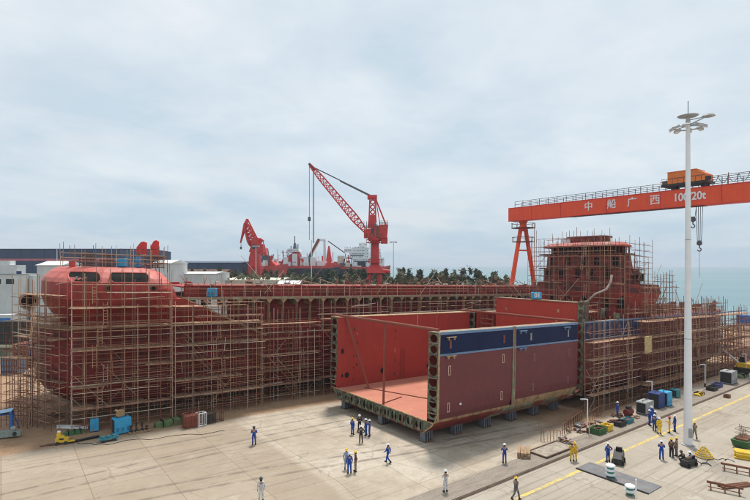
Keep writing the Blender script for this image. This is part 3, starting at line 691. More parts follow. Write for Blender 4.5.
cabinet('cabinet', 'slim light blue cabinet on the bow deck beside the red fins', 'cabinet', lpos(9.6, 4.6, 17.1), CAMROT, .5, .5, 1.35, 'cyan', group='blue cabinets on the ship decks')
cabinet('cabinet', 'light blue cabinet on the left ship deck behind the sloping bulwark', 'cabinet', lpos(17.6, 1.2, 13.55), CAMROT, 1.05, .9, 1.15, 'cyan', group='blue cabinets on the ship decks')
cb = cabinet('cabinet', 'bright blue cabinet numbered 01 on top of the tall red bulkhead', 'cabinet', spos(1.25, 8.0, 13.88), CAMROT, 1.3, .8, 1.0, 'cyan', vents=False, group='blue cabinets on the ship decks')
def text_mesh(s, size, mat, name, parent, loc, rot, depth=.01, bold=0, label=None, sx=1):
    c = bpy.data.curves.new('lettering', 'FONT'); c.body = s; c.size = size; c.align_x = 'CENTER'; c.align_y = 'CENTER'; c.extrude = depth; c.offset = bold
    tmp = bpy.data.objects.new('tmp', c); COL.objects.link(tmp); bpy.context.view_layer.update()
    me = bpy.data.meshes.new_from_object(tmp.evaluated_get(bpy.context.evaluated_depsgraph_get()))
    bpy.data.objects.remove(tmp); me.materials.clear(); me.materials.append(K[mat])
    o = bpy.data.objects.new(name, me); COL.objects.link(o); o.parent = parent; o.location = loc; o.rotation_euler = rot; o.scale = (sx, 1, 1)
    return o
text_mesh('01', .85, 'white', 'lettering', cb, (0, -.42, .55), (R(90), 0, 0), .01, .03)
# red fins and bundles on the bow deck
for i, (x, y, w, h) in enumerate(((9.9, 5.0, 1.25, 1.45), (11.4, 5.0, 1.05, 1.7))):
    t = thing('fin', ('left, shorter', 'right, taller')[i]+' upright red fin plate on the bow deck', 'fin', lpos(x+.1, y, 18.9), CAMROT, 'red fins on the bow deck')
    mb = MB(); mb.profile([(-w/2, 0), (w*.4, -.2), (w*.45, h*.9), (w*.2, h), (-w*.1, h*.93), (-w/2, h*.5)], -.15, .15); mb.build('plate', K['cranered'], t)
    for xx in (-w*.3, w*.3): MB().box(xx-.05, xx+.05, -.06, .06, -1.8, .05).build('leg', K['pipe'], t)
    MB().box(-w*.4, w*.4, -.17, -.15, h*.3, h*.36).build('stiffener', K['pipe'], t)
random.seed(11)
for i, (x, y, w, lab) in enumerate(((3.9, 3.6, 1.7, 'stacked brown tube bundles on the bow deck, left heap'), (6.0, 3.8, 1.5, 'stacked brown tube bundles on the bow deck, heap beside the blue cabinet'), (11.4, 4.6, 2.2, 'heap of brown deck gear under the red fins'))):
    t = thing('tube_bundle', lab, 'tubes', lpos(x, y, 17.08), CAMROT, 'tube bundles on the bow deck')
    for k in range(10): z = .08+k*.15+random.uniform(-.03, .03); rod(t, 'tube', (-w/2+random.uniform(-.2, .2), random.uniform(-.4, .4), z), (w/2+random.uniform(-.2, .2), random.uniform(-.4, .4), z+random.uniform(-.03, .05)), .05, 'rust')
    for k in range(5): rod(t, 'upright', (-w/2+w*k/4, 0, 0), (-w/2+w*k/4, 0, 1.3+.5*random.random()), .04, 'brown')
t = thing('lifebuoy_light', 'small red box at the left end of the pink bow deck', 'box', lpos(2.6, 5.0, 17.0), CAMROT)
t.name = 'red_box'; MB().cbox((0, 0, .3), (.55, .4, .6)).build('body', K['cranered'], t); MB().cbox((0, 0, .63), (.62, .46, .06)).build('lid', K['pipe'], t)

# ================================================================ SCAFFOLDS
def scaffold(label, p0, p1, rows, top, lifts, planks, seed, sp=1.6, z0=0.0, over=1.2, hmax=None, brace=5, pw=.5, r=.036, trans=True, ground=None, group='scaffold runs around the ships', tm=None):
    rnd = random.Random(seed); tm = tm or ('tube_rusty' if 'tower' in label or 'right hull' in label else 'tube')
    dx, dy = p1[0]-p0[0], p1[1]-p0[1]; L = math.hypot(dx, dy); rz = math.atan2(dy, dx)
    b0 = plane(p0[0]) if ground is None else ground[0]; b1 = plane(p1[0]) if ground is None else ground[1]
    t = thing('scaffold', label, 'scaffold', (p0[0], p0[1], b0+z0), rz, group)
    zl = lambda s: (b1-b0)*s/L
    n = max(2, int(round(L/sp)))
    for q, off in enumerate(rows):
        for i in range(n+1):
            if rnd.random() < .05: continue
            s = L*i/n+rnd.uniform(-.12, .12); s = max(0, min(L, s))
            h = (hmax(s) if hmax else top) + (rnd.uniform(.1, over) if rnd.random() < .8 else -rnd.uniform(1, 3))
            rod(t, 'standard', (s, off, zl(s)), (s+rnd.uniform(-.07, .07), off+rnd.uniform(-.04, .04), zl(s)+h), r, tm)
    for h in lifts:
        for q, off in enumerate(rows):
            a = rnd.uniform(-.3, .2); e = L+rnd.uniform(-.2, .3)
            if rnd.random() < .2: a = rnd.uniform(0, L*.4)
            elif rnd.random() < .2: e = L-rnd.uniform(0, L*.4)
            if hmax and h > hmax((a+e)/2)+.3: continue
            dz = rnd.uniform(-.08, .08)
            rod(t, 'ledger', (a, off+.04, zl(a)+h+dz), (e, off+.04, zl(e)+h+dz+rnd.uniform(-.06, .06)), r*.95, tm)
        if trans:
            for i in range(0, n+1, 2):
                if rnd.random() < .3: continue
                s = L*i/n+.05
                rod(t, 'transom', (s, rows[0]-.25, zl(s)+h+.05), (s, rows[-1]+.25, zl(s)+h+.05), r*.9, tm)
    for h, cov in planks:
        for a_, b_ in zip(rows, rows[1:]):
            mb = MB(); s = 0
            while s < L-.5:
                ln = min(L-s, rnd.choice((2.0, 3.0, 4.0)))
                if rnd.random() < cov and not (hmax and h > hmax(s)):
                    y = min(a_, b_)+.08+rnd.uniform(0, .1); k = 0; ym = max(a_, b_)-.1
                    while y < ym:
                        w = .24; z = zl(s)+h+.10+rnd.uniform(0, .04)
                        mb.add([(s, y, z), (s+ln+rnd.uniform(-.1, .25), y, zl(s+ln)-zl(s)+z), (s+ln, y+w, zl(s+ln)-zl(s)+z), (s, y+w, z),
                                (s, y, z+.05), (s+ln, y, zl(s+ln)-zl(s)+z+.05), (s+ln, y+w, zl(s+ln)-zl(s)+z+.05), (s, y+w, z+.05)], [(0,1,2,3),(7,6,5,4),(0,4,5,1),(1,5,6,2),(2,6,7,3),(3,7,4,0)])
                        y += w+.02
                elif mb.v: mb.build('plank_platform', K['plank'], t); mb = MB()
                s += ln
            if mb.v: mb.build('plank_platform', K['plank'], t)
    if L > 6 and top > 5:
        for k in range(int(L*1.6)):
            s = rnd.uniform(0, L-1); h = rnd.uniform(.3, (hmax(s) if hmax else top)); off = rnd.choice(rows)+rnd.uniform(-.2, .3); ln = rnd.uniform(1.2, 4)
            e = min(L, s+ln); mode = rnd.random()
            if mode < .6: rod(t, 'loose_tube', (s, off, zl(s)+h), (e, off+rnd.uniform(-.5, .5), zl(e)+h+rnd.uniform(-.35, .35)), r*.9, tm)
            else: rod(t, 'short_standard', (s, off, zl(s)+max(0, h-rnd.uniform(1, 3))), (s+rnd.uniform(-.15, .15), off, zl(s)+h), r, tm)
        mb = MB(); s = rnd.uniform(1, L-2); h0 = 0
        for lv in range(int(top//2.2)):
            z = zl(s)+lv*2.2; s2 = s+.5*lv % 1.5; y_ = rows[-1]-.12
            for q in (0, .38): mb.tube((s2+q, y_, z), (s2+q, y_+.25, z+2.4), .03, 5)
            for q in range(7): mb.tube((s2, y_+.035*q, z+.25+q*.3), (s2+.38, y_+.035*q, z+.25+q*.3), .02, 4)
        o = mb.build('ladder', K['plank'], t); o['kind'] = 'part' if False else o.name.split('.')[0]
        del o['kind']
    for k in range(brace):
        s = rnd.uniform(0, L*.75); h = rnd.uniform(0, top*.6); d = rnd.uniform(2.5, 4.5)*rnd.choice((-1, 1)); e = max(0, min(L, s+d))
        rod(t, 'brace', (s, rows[0]-.06, zl(s)+h), (e, rows[0]-.06, zl(e)+h+abs(e-s)*1.1), r, tm)
    return t
fine = lambda top, st_: [st_*(i+1) for i in range(int(top/st_))]
# left ship, near side
def bowtop(s): return 15.5
run_labels = ['wrapping the round bow', 'below the two bow windows', 'below the sloping bulwark of the left ship', 'left of the dark gap, middle of the left ship side', 'beside the open hull section, right end of the left ship side', 'rising behind the hull section on the left ship']
scaffold('tan tube scaffold '+run_labels[0], (2.4, 68.5), (5.6, 62.0), (0, -.8, -1.6), 15.2, fine(14.4, .85), [(2.3, .5), (4.6, .7), (6.9, .7), (9.2, .9), (11.5, .8), (13.8, .8)], 1, sp=1.2)
scaffold('tan tube scaffold '+run_labels[1], (5.8, 61.2), (15.5, 60.9), (0, -1.3, -2.3), 15.6, fine(15.4, .8), [(2.2, .9), (4.4, .7), (6.3, .6), (8.2, .95), (10.6, 1), (12.6, .9), (14.2, .5)], 2, over=2.2, sp=1.15, brace=8)
scaffold('tan tube scaffold '+run_labels[2], (15.8, 61.0), (26.5, 60.9), (0, -1.25, -2.2), 12.6, fine(13.2, .82), [(2.2, .95), (4.1, .8), (6.3, .9), (8.2, .9), (10.6, .9), (12.6, .7)], 3, sp=1.1, brace=8)
scaffold('tan tube scaffold '+run_labels[3], (26.8, 61.0), (35.5, 60.9), (0, -1.2), 11.0, fine(11.0, .75), [(2.0, .95), (4.0, .9), (6.0, .95), (8.0, .95), (10.0, .9)], 4, sp=1.1, brace=8)
scaffold('tan tube scaffold '+run_labels[4], (35.8, 61.0), (48, 60.9), (0, -1.2), 12.6, fine(12.4, .8), [(2.2, .95), (4.4, .9), (6.6, .9), (8.8, .95), (10.4, .9)], 5, sp=1.3, brace=8)
scaffold('tan tube scaffold '+run_labels[5], (48.4, 61.0), (80, 60.9), (0, -1.2), 12.6, [3, 5, 7, 7.8, 8.6, 9.4, 10.2, 11, 11.8, 12.6], [(7, .9), (8.8, .9), (10.4, .95)], 6, sp=1.7)
for i_, (xa_, xb_) in enumerate(((15, 40), (40.5, 66), (66.5, 96))):
    pa_ = lpos(xa_, 1.9, 0); pb_ = lpos(xb_, 1.9, 0)
    scaffold('line of tubes and rails along the left ship deck, '+('beside the bow end', 'below the big red crane', 'before the gantry leg')[i_], (pa_.x, pa_.y), (pb_.x, pb_.y), (0, 2.5), 1.5, [.55, 1.1, 1.6], [(.5, .25)], 60+i_, sp=1.5, z0=13.55, over=1.1, brace=3, r=.035)
# bow stern-facing side of the far left and towers at the far left
scaffold('low rusty scaffold tower at the far left, before the round bow', (1.0, 66.6), (3.2, 64.6), (0, -.8, -1.5), 8.6, fine(8.4, .9), [(2.4, .8), (4.8, .8), (7.2, .8)], 7, sp=1.1)
if False: scaffold('low cluttered scaffold of short tubes at the far left of the bow', (-5.5, 66.5), (-2.0, 66.5), (0, -1.4, -3.0), 6.5, fine(6.5, .9), [(1.8, .8), (3.6, .8), (5.4, .6)], 8, sp=1.0)
scaffold('tube railing scaffold on top of the pink bow deck', tuple(lpos(1.8, 3.4, 0))[:2], tuple(lpos(12.2, 3.4, 0))[:2], (0, -2.5), 1.9, [.6, 1.1, 1.6], [], 9, sp=1.05, z0=17.0, over=.8, brace=0, r=.03, group='scaffold runs around the ships')
scaffold('tube scaffold around the red fins at the aft edge of the bow deck', tuple(lpos(9.5, 6.6, 0))[:2], tuple(lpos(13.5, 6.6, 0))[:2], (0, -2), 3.0, [1.0, 1.9, 2.6], [(1.0, .5)], 10, sp=.9, z0=16.6, over=.5, brace=0, r=.03)
# right hull
stl = ['nearest the open hull section', 'right of the lamp post, second stretch along the right hull', 'just right of the tall mast, third stretch', 'at the sea end of the right hull']
scaffold('rusty scaffold with plank walkways '+stl[0], (58.9, 34.6), (71, 34.6), (0, -1.2), 11.6, fine(11, .92), [(2.2, 1), (4.4, 1), (6.6, 1), (8.8, 1)], 12, sp=1.25)
scaffold('rusty scaffold with plank walkways '+stl[1], (71.3, 34.6), (84, 34.6), (0, -1.2, -2.1), 11.6, fine(11, .92), [(2.2, 1), (4.4, 1), (6.6, 1), (8.8, 1), (11.0, .8)], 13, sp=1.25)
scaffold('rusty scaffold with plank walkways '+stl[2], (84.3, 34.6), (100, 34.6), (0, -1.2, -2.1), 12.0, fine(11, .92), [(2.2, 1), (4.4, 1), (6.6, 1), (8.8, 1), (11.0, 1)], 14, sp=1.3)
scaffold('rusty scaffold with plank walkways '+stl[3], (100.3, 34.6), (114.5, 35.0), (0, -1.2, -2.1), 11.8, fine(11, .92), [(2.2, 1), (4.4, 1), (6.6, 1), (8.8, 1), (11.0, 1)], 15, sp=1.4)
scaffold('uneven scaffold of tubes rising above the deck at the sea end of the right hull', (84, 37.5), (112, 38.5), (0, -2), 1.9, [.8, 1.5], [(.8, .5)], 16, sp=1.1, z0=11.3, over=1.2, r=.04)
scaffold('scaffold standing on the deck edge right of the bridge tower', (72, 36.2), (85.5, 36.4), (0, -1.0), 1.6, [.7, 1.4], [(.7, .6)], 17, sp=1.1, z0=11.3, over=1.0)
scaffold('sloping scaffold around the narrow end of the right hull', (114.8, 35.6), (119.5, 40.5), (0, -1.2), 9.5, fine(9, 1.2), [(2.4, .9), (4.8, .9), (7.2, .9)], 18, sp=1.5)
# bridge tower scaffold
gp_ = 'scaffold runs around the bridge tower'
X0 = SX+14.9
scaffold('scaffold over the front of the red bridge tower', (X0, 53.8), (X0, 37.4), (0, -.9), 11.2, fine(11.0, .8), [(2.2, .5), (4.4, .5), (6.6, .5), (8.8, .4)], 19, sp=.85, z0=0, ground=(10.6, 10.6), over=1.0, group=gp_, r=.033, brace=7)
scaffold('scaffold down the right side of the red bridge tower', (X0+.6, 34.7), (X0+10.5, 34.6), (0, .5), 6.0, fine(5.8, .85), [(2, .5), (4, .5), (6, .4)], 20, sp=1.0, ground=(10.5, 10.2), over=1.0, group=gp_, r=.033)
scaffold('scaffold against the upper right corner of the red bridge tower', (X0+1.2, 37.2), (X0+8, 37.0), (0, .6), 11.0, fine(10.8, .9), [(6, .5), (9, .4)], 22, sp=1.3, ground=(10.5, 10.2), over=1.0, group=gp_, brace=3, r=.033)
scaffold('tubes standing on the wheelhouse roof of the bridge tower', (SX+17.6, 52.5), (SX+17.6, 41), (0, -3), .9, [.5], [], 23, sp=1.3, ground=(21.9, 21.9), over=1.4, group=gp_, brace=0, r=.035)
scaffold('low scaffold over the deck in front of the bridge tower', (SX+6, 52), (SX+6, 36.5), (0, -3), 2.2, [1, 2], [(1, .5)], 24, sp=1.3, ground=(10.5, 10.5), over=1.0, group=gp_)
# ================================================================ GANTRY CRANE
GX = 106.0
ga = thing('gantry_crane', 'orange red overhead gantry crane spanning the berths with white lettering', 'gantry crane', (GX, 84, plane(GX)), rz=-math.pi/2)
# local x runs along the beam towards the road (world -Y), local y = world +X, z up from the far rail
zb = 29.2 - plane(GX); zt = zb+3.35
bs = (lambda px: 84-(GX-1.47)*(.8007-.599*(px-375)/500)/(.599+.8007*(px-375)/500))
B0 = bs(508.3); LGX = bs(519.5)
MB().profile([(B0, zb), (78, zb), (78, zt), (B0, zt)], -1.45, 1.45, 'y').build('main_beam', K['gantry'], ga)
mb = MB()
for x in (8.5, 16.5, 27.5, 38.5, 49, 58): mb.box(x, x+.12, -1.52, -1.45, zb, zt)
mb.box(B0-.05, 78, -1.5, -1.45, zt-.12, zt+.06); mb.box(B0-.05, 78, -1.5, -1.45, zb-.05, zb+.08)
mb.build('beam_rib', K['cranered'], ga)
mb = MB(); mb.box(18.5, 46, -.9, .9, zb-.1, zb-.02); mb.build('lower_rail', K['brown'], ga)
for yy in (-1.35, 1.35):
    x = B0+2; k = 0
    while x < 70:
        rod(ga, 'handrail_post', (x, yy, zt), (x, yy, zt+1.5), .07, 'cranegrey'); x += 2.4; k += 1
    for h in (.75, 1.5): rod(ga, 'handrail', (B0+2, yy, zt+h), (78, yy, zt+h), .055, 'cranegrey')
# far A-frame legs
mb = MB(); zg = plane(GX)
for s in (-1, 1):
    a = Vector((LGX, s*.9, zb-1.6)); b = Vector((LGX, s*8.2, .9))
    MB().tube(b, a, .62, 12, r2=.5).build('leg', K['cranered'] if False else K['gantry'], ga)
MB().box(LGX-.8, LGX+.8, -8.9, 8.9, .55, 1.5).build('sill_beam', K['gantry'], ga)
for s in (-1, 1):
    mb = MB(); mb.box(LGX-.6, LGX+.6, s*8.2-1.1, s*8.2+1.1, .03, .55); mb.build('bogie', K['darkgrey'], ga)
MB().lathe((LGX, 0, 0), [(1.25, zb-2.6), (1.0, zb-1.6), (.75, zb-.9), (1.2, zb-.02)], 14).build('leg_head', K['gantry'], ga)
for z, rr in ((zb-1.9, 2.9), (zb-5.4, 2.7)):
    pl = MB().lathe((LGX, 0, z), [(rr, 0), (rr, .14)], 18).build('platform', K['brown'], ga)
    for i in range(9):
        a = 2*math.pi*i/9; rod(pl, 'railing_post', (LGX+rr*math.cos(a), rr*math.sin(a), z), (LGX+rr*math.cos(a), rr*math.sin(a), z+1.2), .06, 'brown')
    mb = MB(); pts = [(LGX+rr*math.cos(2*math.pi*i/18), rr*math.sin(2*math.pi*i/18), z+1.2) for i in range(19)]; mb.path(pts, .06, 5); mb.build('railing', K['brown'], pl)
MB().tube((LGX, 2.6, zb-7.5), (LGX, -2.6, zb-7.5), .2, 8).build('tie_bar', K['gantry'], ga)
# near legs at the road rail
for s in (-1, 1): MB().tube((57, s*6.8, 1.0-zg), (57, s*1.2, zb-.0), .75, 12, r2=.7).build('leg', K['gantry'], ga)
MB().box(56.2, 57.8, -7.6, 7.6, .45-zg, 1.3-zg).build('sill_beam', K['gantry'], ga)
for s in (-1, 1): MB().box(56.5, 57.5, s*6.6-1, s*6.6+1, .03-zg, .45-zg).build('bogie', K['darkgrey'], ga)
# lettering on the face towards the hull section
def beam_x(px):
    k = (px-375)/500; X_ = GX-1.47; Y_ = X_*(.8007-.599*k)/(.599+.8007*k); return 84-Y_
for ch, px in (('中', 588.5), ('船', 611.5), ('广', 632), ('西', 655)):
    text_mesh(ch, 2.1, 'white', 'lettering', ga, (beam_x(px), -1.49, zb+1.72), (R(90), 0, 0), .012, .025)
text_mesh('100/20t', 2.1, 'white', 'lettering', ga, (beam_x(689.3), -1.55, zb+1.75), (R(90), 0, 0), .012, .05, sx=.86)
# trolley
tx0, tx1 = beam_x(668.5), beam_x(706)
tr = thing('trolley', 'orange winch house trolley riding on top of the gantry beam', 'trolley', (GX, 84-(tx0+tx1)/2, 29.2+3.35), -math.pi/2)
w = (tx1-tx0)/2
mb = MB(); mb.profile([(-w, 1.2), (w, 1.2), (w, 2.5), (w*.55, 3.4), (-w, 3.4)], -1.9, 1.9); mb.build('winch_house', K['orangehouse'], tr)
mb = MB(); mb.profile([(-w-.1, 3.4), (w*.57, 3.4), (w*.57, 3.5), (-w-.1, 3.5)], -2.0, 2.0); mb.build('roof', K['orangehouse'], tr)
MB().box(-w-1.2, w+.3, -1.9, 1.9, .75, 1.2).build('frame', K['darkgrey'], tr)
for x in (-w*.8, w*.8):
    for y in (-1.0, 1.0): MB().tube((x, y-.1, .4), (x, y+.1, .4), .4, 14).build('wheel', K['darkgrey'], tr)
for k in range(6): MB().cbox((-w-.6+k*1.5, -1.6, 1.55), (.8, .5, .7)).build('machinery', K['darkgrey'] if k % 2 else K['brown'], tr)
mb = MB()
for k in range(9): mb.tube((-w-1.1+k*1.0, -1.95, 1.2), (-w-1.1+k*1.0, -1.95, 2.2), .035, 5)
mb.tube((-w-1.1, -1.95, 2.2), (w, -1.95, 2.2), .04, 5); mb.build('railing', K['cranegrey'], tr)
# festoon cables right of the trolley
mb = MB(); x = tx1+.4; pts = []
while x < 70:
    for i in range(9):
        u = i/8; pts.append((x+1.6*u, -1.6, zt+1.7-1.35*(1-(2*u-1)**2)**.8)); 
    x += 1.6
mb.path(pts, .05, 5); mb.build('festoon_cable', K['cranegrey'], ga)
mb = MB(); mb.tube((tx0-1.5, -1.6, zt+1.75), (70, -1.6, zt+1.75), .05, 5)
x = tx1
while x < 70: mb.tube((x, -1.6, zt), (x, -1.6, zt+2.1), .05, 5); x += 3.6
mb.build('festoon_track', K['pipe'], ga)
# hooks
def hook(label, px, zlow, n, s, black=False):
    hx = beam_x(px); t = thing('crane_hook', label, 'hook', (GX-.6, 84-hx, zlow), -math.pi/2, 'hooks of the gantry crane')
    L = 29.2-zlow
    for i in range(n):
        x = -.35*s+.7*s*i/max(1, n-1); rod(t, 'rope', (x, 0, 1.6*s), (x*1.7, 0, L), .05, 'cranegrey')
    MB().lathe((0, 0, .9*s), [(.1, -.1), (.45*s, .05), (.5*s, .5*s), (.3*s, .9*s)], 10).build('hook_block', K['cranegrey'], t)
    mb = MB(); pts = [(0, 0, .9*s)] + [(.32*s*math.sin(R(a)), 0, .32*s-.32*s*math.cos(R(a))*-1-.32*s) for a in range(0, 271, 30)]
    mb.path(pts, .1*s, 6); mb.build('hook', K['cranegrey'], t); return t
hook('black hook hanging close under the beam beside the white mast', 691, 25.4, 2, 1.0)
hk = hook('hook block hanging low on long ropes right of the white mast', 697.5, 20.9, 4, .95)
rod(hk, 'tag_line', (0, 0, -5.2), (0, 0, 0), .035, 'cranegrey')

# ================================================================ WHITE HIGH MAST
mx, my, mz = gp(688, 445)
ma = thing('mast_light', 'tall white mast with a ring of floodlights, standing by the yellow line', 'light mast', (mx, my, mz), CAMROT)
hm = 32.3
MB().lathe((0, 0, 0), [(.40, 0), (.36, 5), (.265, 20), (.19, hm)], 20).build('pole', K['white'], ma, smooth_=False)
MB().lathe((0, 0, 0), [(.62, 0), (.62, .06), (.45, .1)], 16).build('base_flange', K['grey'], ma)
for z in (10.6, 20.5): MB().lathe((0, 0, z), [(.335 if z < 15 else .275, 0), (.335 if z < 15 else .275, .06)], 18).build('pole_joint', K['grey'], ma)
mb = MB(); pts = [(1.15*math.cos(2*math.pi*i/16), 1.15*math.sin(2*math.pi*i/16), hm-.55) for i in range(17)]; mb.path(pts, .07, 6)
pts = [(.55*math.cos(2*math.pi*i/16), .55*math.sin(2*math.pi*i/16), hm-.3) for i in range(17)]; mb.path(pts, .06, 6)
for i in range(4): a = R(45+90*i); mb.tube((0, 0, hm-.4), (1.15*math.cos(a), 1.15*math.sin(a), hm-.55), .05, 6)
mb.build('lamp_ring', K['lamp'], ma)
for i in range(8):
    a = R(45*i+10); fl = MB(); fl.cbox((1.38*math.cos(a), 1.38*math.sin(a), hm-.55), (.5, .5, .2), a, ry=R(25))
    o = fl.build('floodlight', K['lamp'], ma); f2 = MB(); f2.cbox((1.45*math.cos(a), 1.45*math.sin(a), hm-.67), (.4, .42, .05), a, ry=R(25)); f2.build('lamp_glass', K['white'], o)
MB().lathe((0, 0, hm), [(.85, .55), (.95, .62), (.5, .75), (.12, .8)], 16).build('cap', K['lamp'], ma)
MB().lathe((0, 0, hm), [(.22, 0), (.16, .6)], 12).build('head', K['lamp'], ma)
mb = MB(); mb.tube((.1, 0, hm-.3), (1.7, -.2, hm+.5), .07, 6); mb.tube((.1, 0, hm+.2), (1.7, -.2, hm+.5), .05, 6); mb.build('arm', K['lamp'], ma)
MB().lathe((1.9, -.2, hm+.42), [(.25, 0), (.62, .1), (.5, .26), (.1, .34)], 14).build('lamp_shade', K['lamp'], ma)
MB().tube((0, 0, hm+.7), (0, 0, hm+2.1), .035, 6).build('lightning_rod', K['cranegrey'], ma)

for k in range(16): MB().tube((-.12, -.36+.004*k, 1.0+k*.45), (.12, -.36+.004*k, 1.0+k*.45), .02, 5).build('rung', K['lamp'], ma)
MB().cbox((0, -.41, 1.3), (.34, .06, .9)).build('service_door', K['grey'], ma)
# other light poles
def light_pole(label, px, d, top_py, base_z, head=True, r=.2, group='slim light poles in the distance'):
    x, y = pd(px, d); zt_ = CH-(top_py-265)/500*d
    t = thing('light_pole', label, 'light pole', (x, y, base_z), CAMROT, group)
    MB().tube((0, 0, 0), (0, 0, zt_-base_z), r, 8, r2=r*.6).build('pole', K['white'], t)
    if head:
        h = zt_-base_z; MB().cbox((0, 0, h), (2.2, .3, .25)).build('crossbar', K['lamp'], t)
        for s in (-1, 1): MB().cbox((s*.9, 0, h-.1), (.6, .5, .35)).build('floodlight', K['lamp'], t)
    return t
light_pole('slim white light pole with twin lamps right of the big red crane', 393.5, 168, 242, plane(120))
light_pole('thin white pole right of the red gantry leg', 534.5, 130, 224, plane(120), head=False)
light_pole('thin white light pole standing before the left red crane', 256, 165, 246, plane(40), head=True, r=.14)
light_pole('thin white pole among the trees below the jib of the big crane', 311.5, 160, 240, plane(80), head=False, r=.17)
light_pole('thin pale mast before the long blue factory hall', 57, 120, 249, plane(-12), head=False, r=.11)
def small_post(label, px, py, h, arm=.6):
    x, y, z = gp(px, py); t = thing('lamp_post', label, 'lamp post', (x, y, z), CAMROT, 'small white lamp posts beside the rail')
    MB().tube((0, 0, 0), (0, 0, h), .07, 8).build('post', K['white'], t)
    MB().tube((0, 0, h), (-arm, 0, h+.03), .05, 6).build('arm', K['white'], t)
    MB().cbox((-arm, 0, h), (.35, .16, .1)).build('lamp', K['lamp'], t)
    MB().tube((0, 0, 0), (0, 0, .55), .14, 8).build('base', K['rust'], t); return t
small_post('short white lamp post beside the rusty fence at the hull section end', 587.5, 433, 3.6)
small_post('short white lamp post left of the dark blue cabinet', 652, 405, 3.0)
small_post('short white lamp post right of the tall mast', 705, 387, 3.3)
small_post('short white lamp post at the right edge by the small yellow excavator', 746, 372, 3.0)

# ================================================================ FAR CRANES
x, y = pd(373, 172); zb_ = plane(100)
pc = thing('harbour_crane', 'large red portal crane with a long lattice jib pointing left', 'crane', (x, y, zb_), CAMROT)
S = 172/500                             # metres per picture pixel there
def zz(py): return CH-(py-265)*S - zb_
def xx(px): return (px-373)*S
cx = xx(375)
MB().tube((cx, 0, zz(270)), (cx, 0, zz(240)), 1.55, 18, r2=1.35).build('column', K['cranered'], pc)
for dx_, dy_ in ((-3.6, -3.6), (3.6, -3.6), (3.6, 3.6), (-3.6, 3.6)):
    MB().tube((dx_*1.1+xx(372), dy_, 0), (cx+dx_*.35, dy_*.35, zz(268)), .9, 8, r2=.9).build('leg', K['cranered'], pc)
MB().loft([[(cx-3.6, -3, zz(273)), (cx+3.6, -3, zz(273)), (cx+3.6, 3, zz(273)), (cx-3.6, 3, zz(273))], [(cx-1.6, -1.6, zz(265)), (cx+1.6, -1.6, zz(265)), (cx+1.6, 1.6, zz(265)), (cx-1.6, 1.6, zz(265))]]).build('portal', K['cranered'], pc)
MB().tube((cx+1, 0, zz(270)), (cx+5.2, 0, zz(272)), .7, 8).build('portal_arm', K['cranered'], pc)
MB().lathe((cx, 0, zz(242)), [(1.6, 0), (2.4, .7), (2.4, 1.3)], 18).build('slew_ring', K['cranered'], pc)
mb = MB(); mb.profile([(xx(364), zz(238)), (xx(387), zz(238)), (xx(388), zz(225)), (xx(380), zz(225)), (xx(378), zz(228)), (xx(364), zz(230))], -2.2, 2.2); mb.build('machinery_house', K['cranered'], pc)
mb = MB(); mb.box(xx(381), xx(387.5), -1.8, 1.8, zz(243.5), zz(238)); mb.build('counterweight', K['cranered'], pc)
mb = MB(); mb.profile([(xx(367.5), zz(228)), (xx(376.5), zz(228)), (xx(375), zz(215)), (xx(369), zz(215))], -1.3, 1.3); mb.build('winch_housing', K['cranered'], pc)
MB().box(xx(371), xx(374), -2.28, -2.2, zz(234), zz(229)).build('cab_window', K['glass'], pc)
mb = MB()
for yy in (-1.1, 1.1):
    mb.tube((xx(369), yy, zz(222)), (xx(370), yy, zz(197)), .25, 6); mb.tube((xx(376), yy, zz(222)), (xx(375), yy, zz(197)), .25, 6)
    mb.tube((xx(375), yy, zz(197)), (xx(386), yy, zz(225)), .22, 6); mb.tube((xx(376), yy, zz(200)), (xx(380), yy, zz(225)), .14, 6)
    for k in range(4): z1, z2 = 197+k*5, 202+k*5; mb.tube((xx(370), yy, zz(z1)), (xx(375.5), yy, zz(z2)), .12, 5); mb.tube((xx(375.5), yy, zz(z1)), (xx(370), yy, zz(z2)), .12, 5)
mb.build('mast_frame', K['cranered'], pc)
MB().box(xx(367.5), xx(377), -1.6, 1.6, zz(199), zz(195.5)).build('mast_head', K['cranered'], pc)
def truss(parent, name, a, b, w0, w1, n, r, mat, wy=None):
    a = Vector(a); b = Vector(b); ax = (b-a).normalized(); up = Vector((-ax.z, 0, ax.x)); side = Vector((0, 1, 0)); mb = MB()
    cs = [(1, 1), (1, -1), (-1, -1), (-1, 1)]
    def P(t, c):
        k = math.sin(min(1, t*3)*math.pi/2) if True else 1; w = (w0+(w1-w0)*t)*(.45+.55*min(1, t*5))*(.5+.5*min(1, (1-t)*6))/2
        return a+(b-a)*t+up*c[0]*w+side*c[1]*(wy or w)
    for c in cs:
        for i in range(n): mb.tube(P(i/n, c), P((i+1)/n, c), r, 5, cap=False)
    for i in range(n):
        for q in range(4):
            c, d = cs[q], cs[(q+1) % 4]
            mb.tube(P(i/n, c), P((i+1)/n, d), r*.6, 4, cap=False); mb.tube(P(i/n, c), P(i/n, d), r*.6, 4, cap=False)
    return mb.build(name, K[mat], parent)
truss(pc, 'jib', (xx(365.5), 0, zz(231)), (xx(310), 0, zz(165)), 2.8, 1.5, 18, .19, 'cranered')
for z_, r_, in ((zz(243), 3.0), (zz(263), 2.4)):
    p_ = MB().lathe((cx, 0, z_), [(r_, 0), (r_, .15)], 16).build('platform', K['cranered'], pc)
    q_ = MB(); pts = [(cx+r_*math.cos(2*math.pi*i/16), r_*math.sin(2*math.pi*i/16), z_+1.2) for i in range(17)]; q_.path(pts, .07, 4)
    for a_ in pts[:-1]: q_.tube(a_, (a_[0], a_[1], z_), .06, 4)
    q_.build('railing', K['cranered'], p_)
q_ = MB()
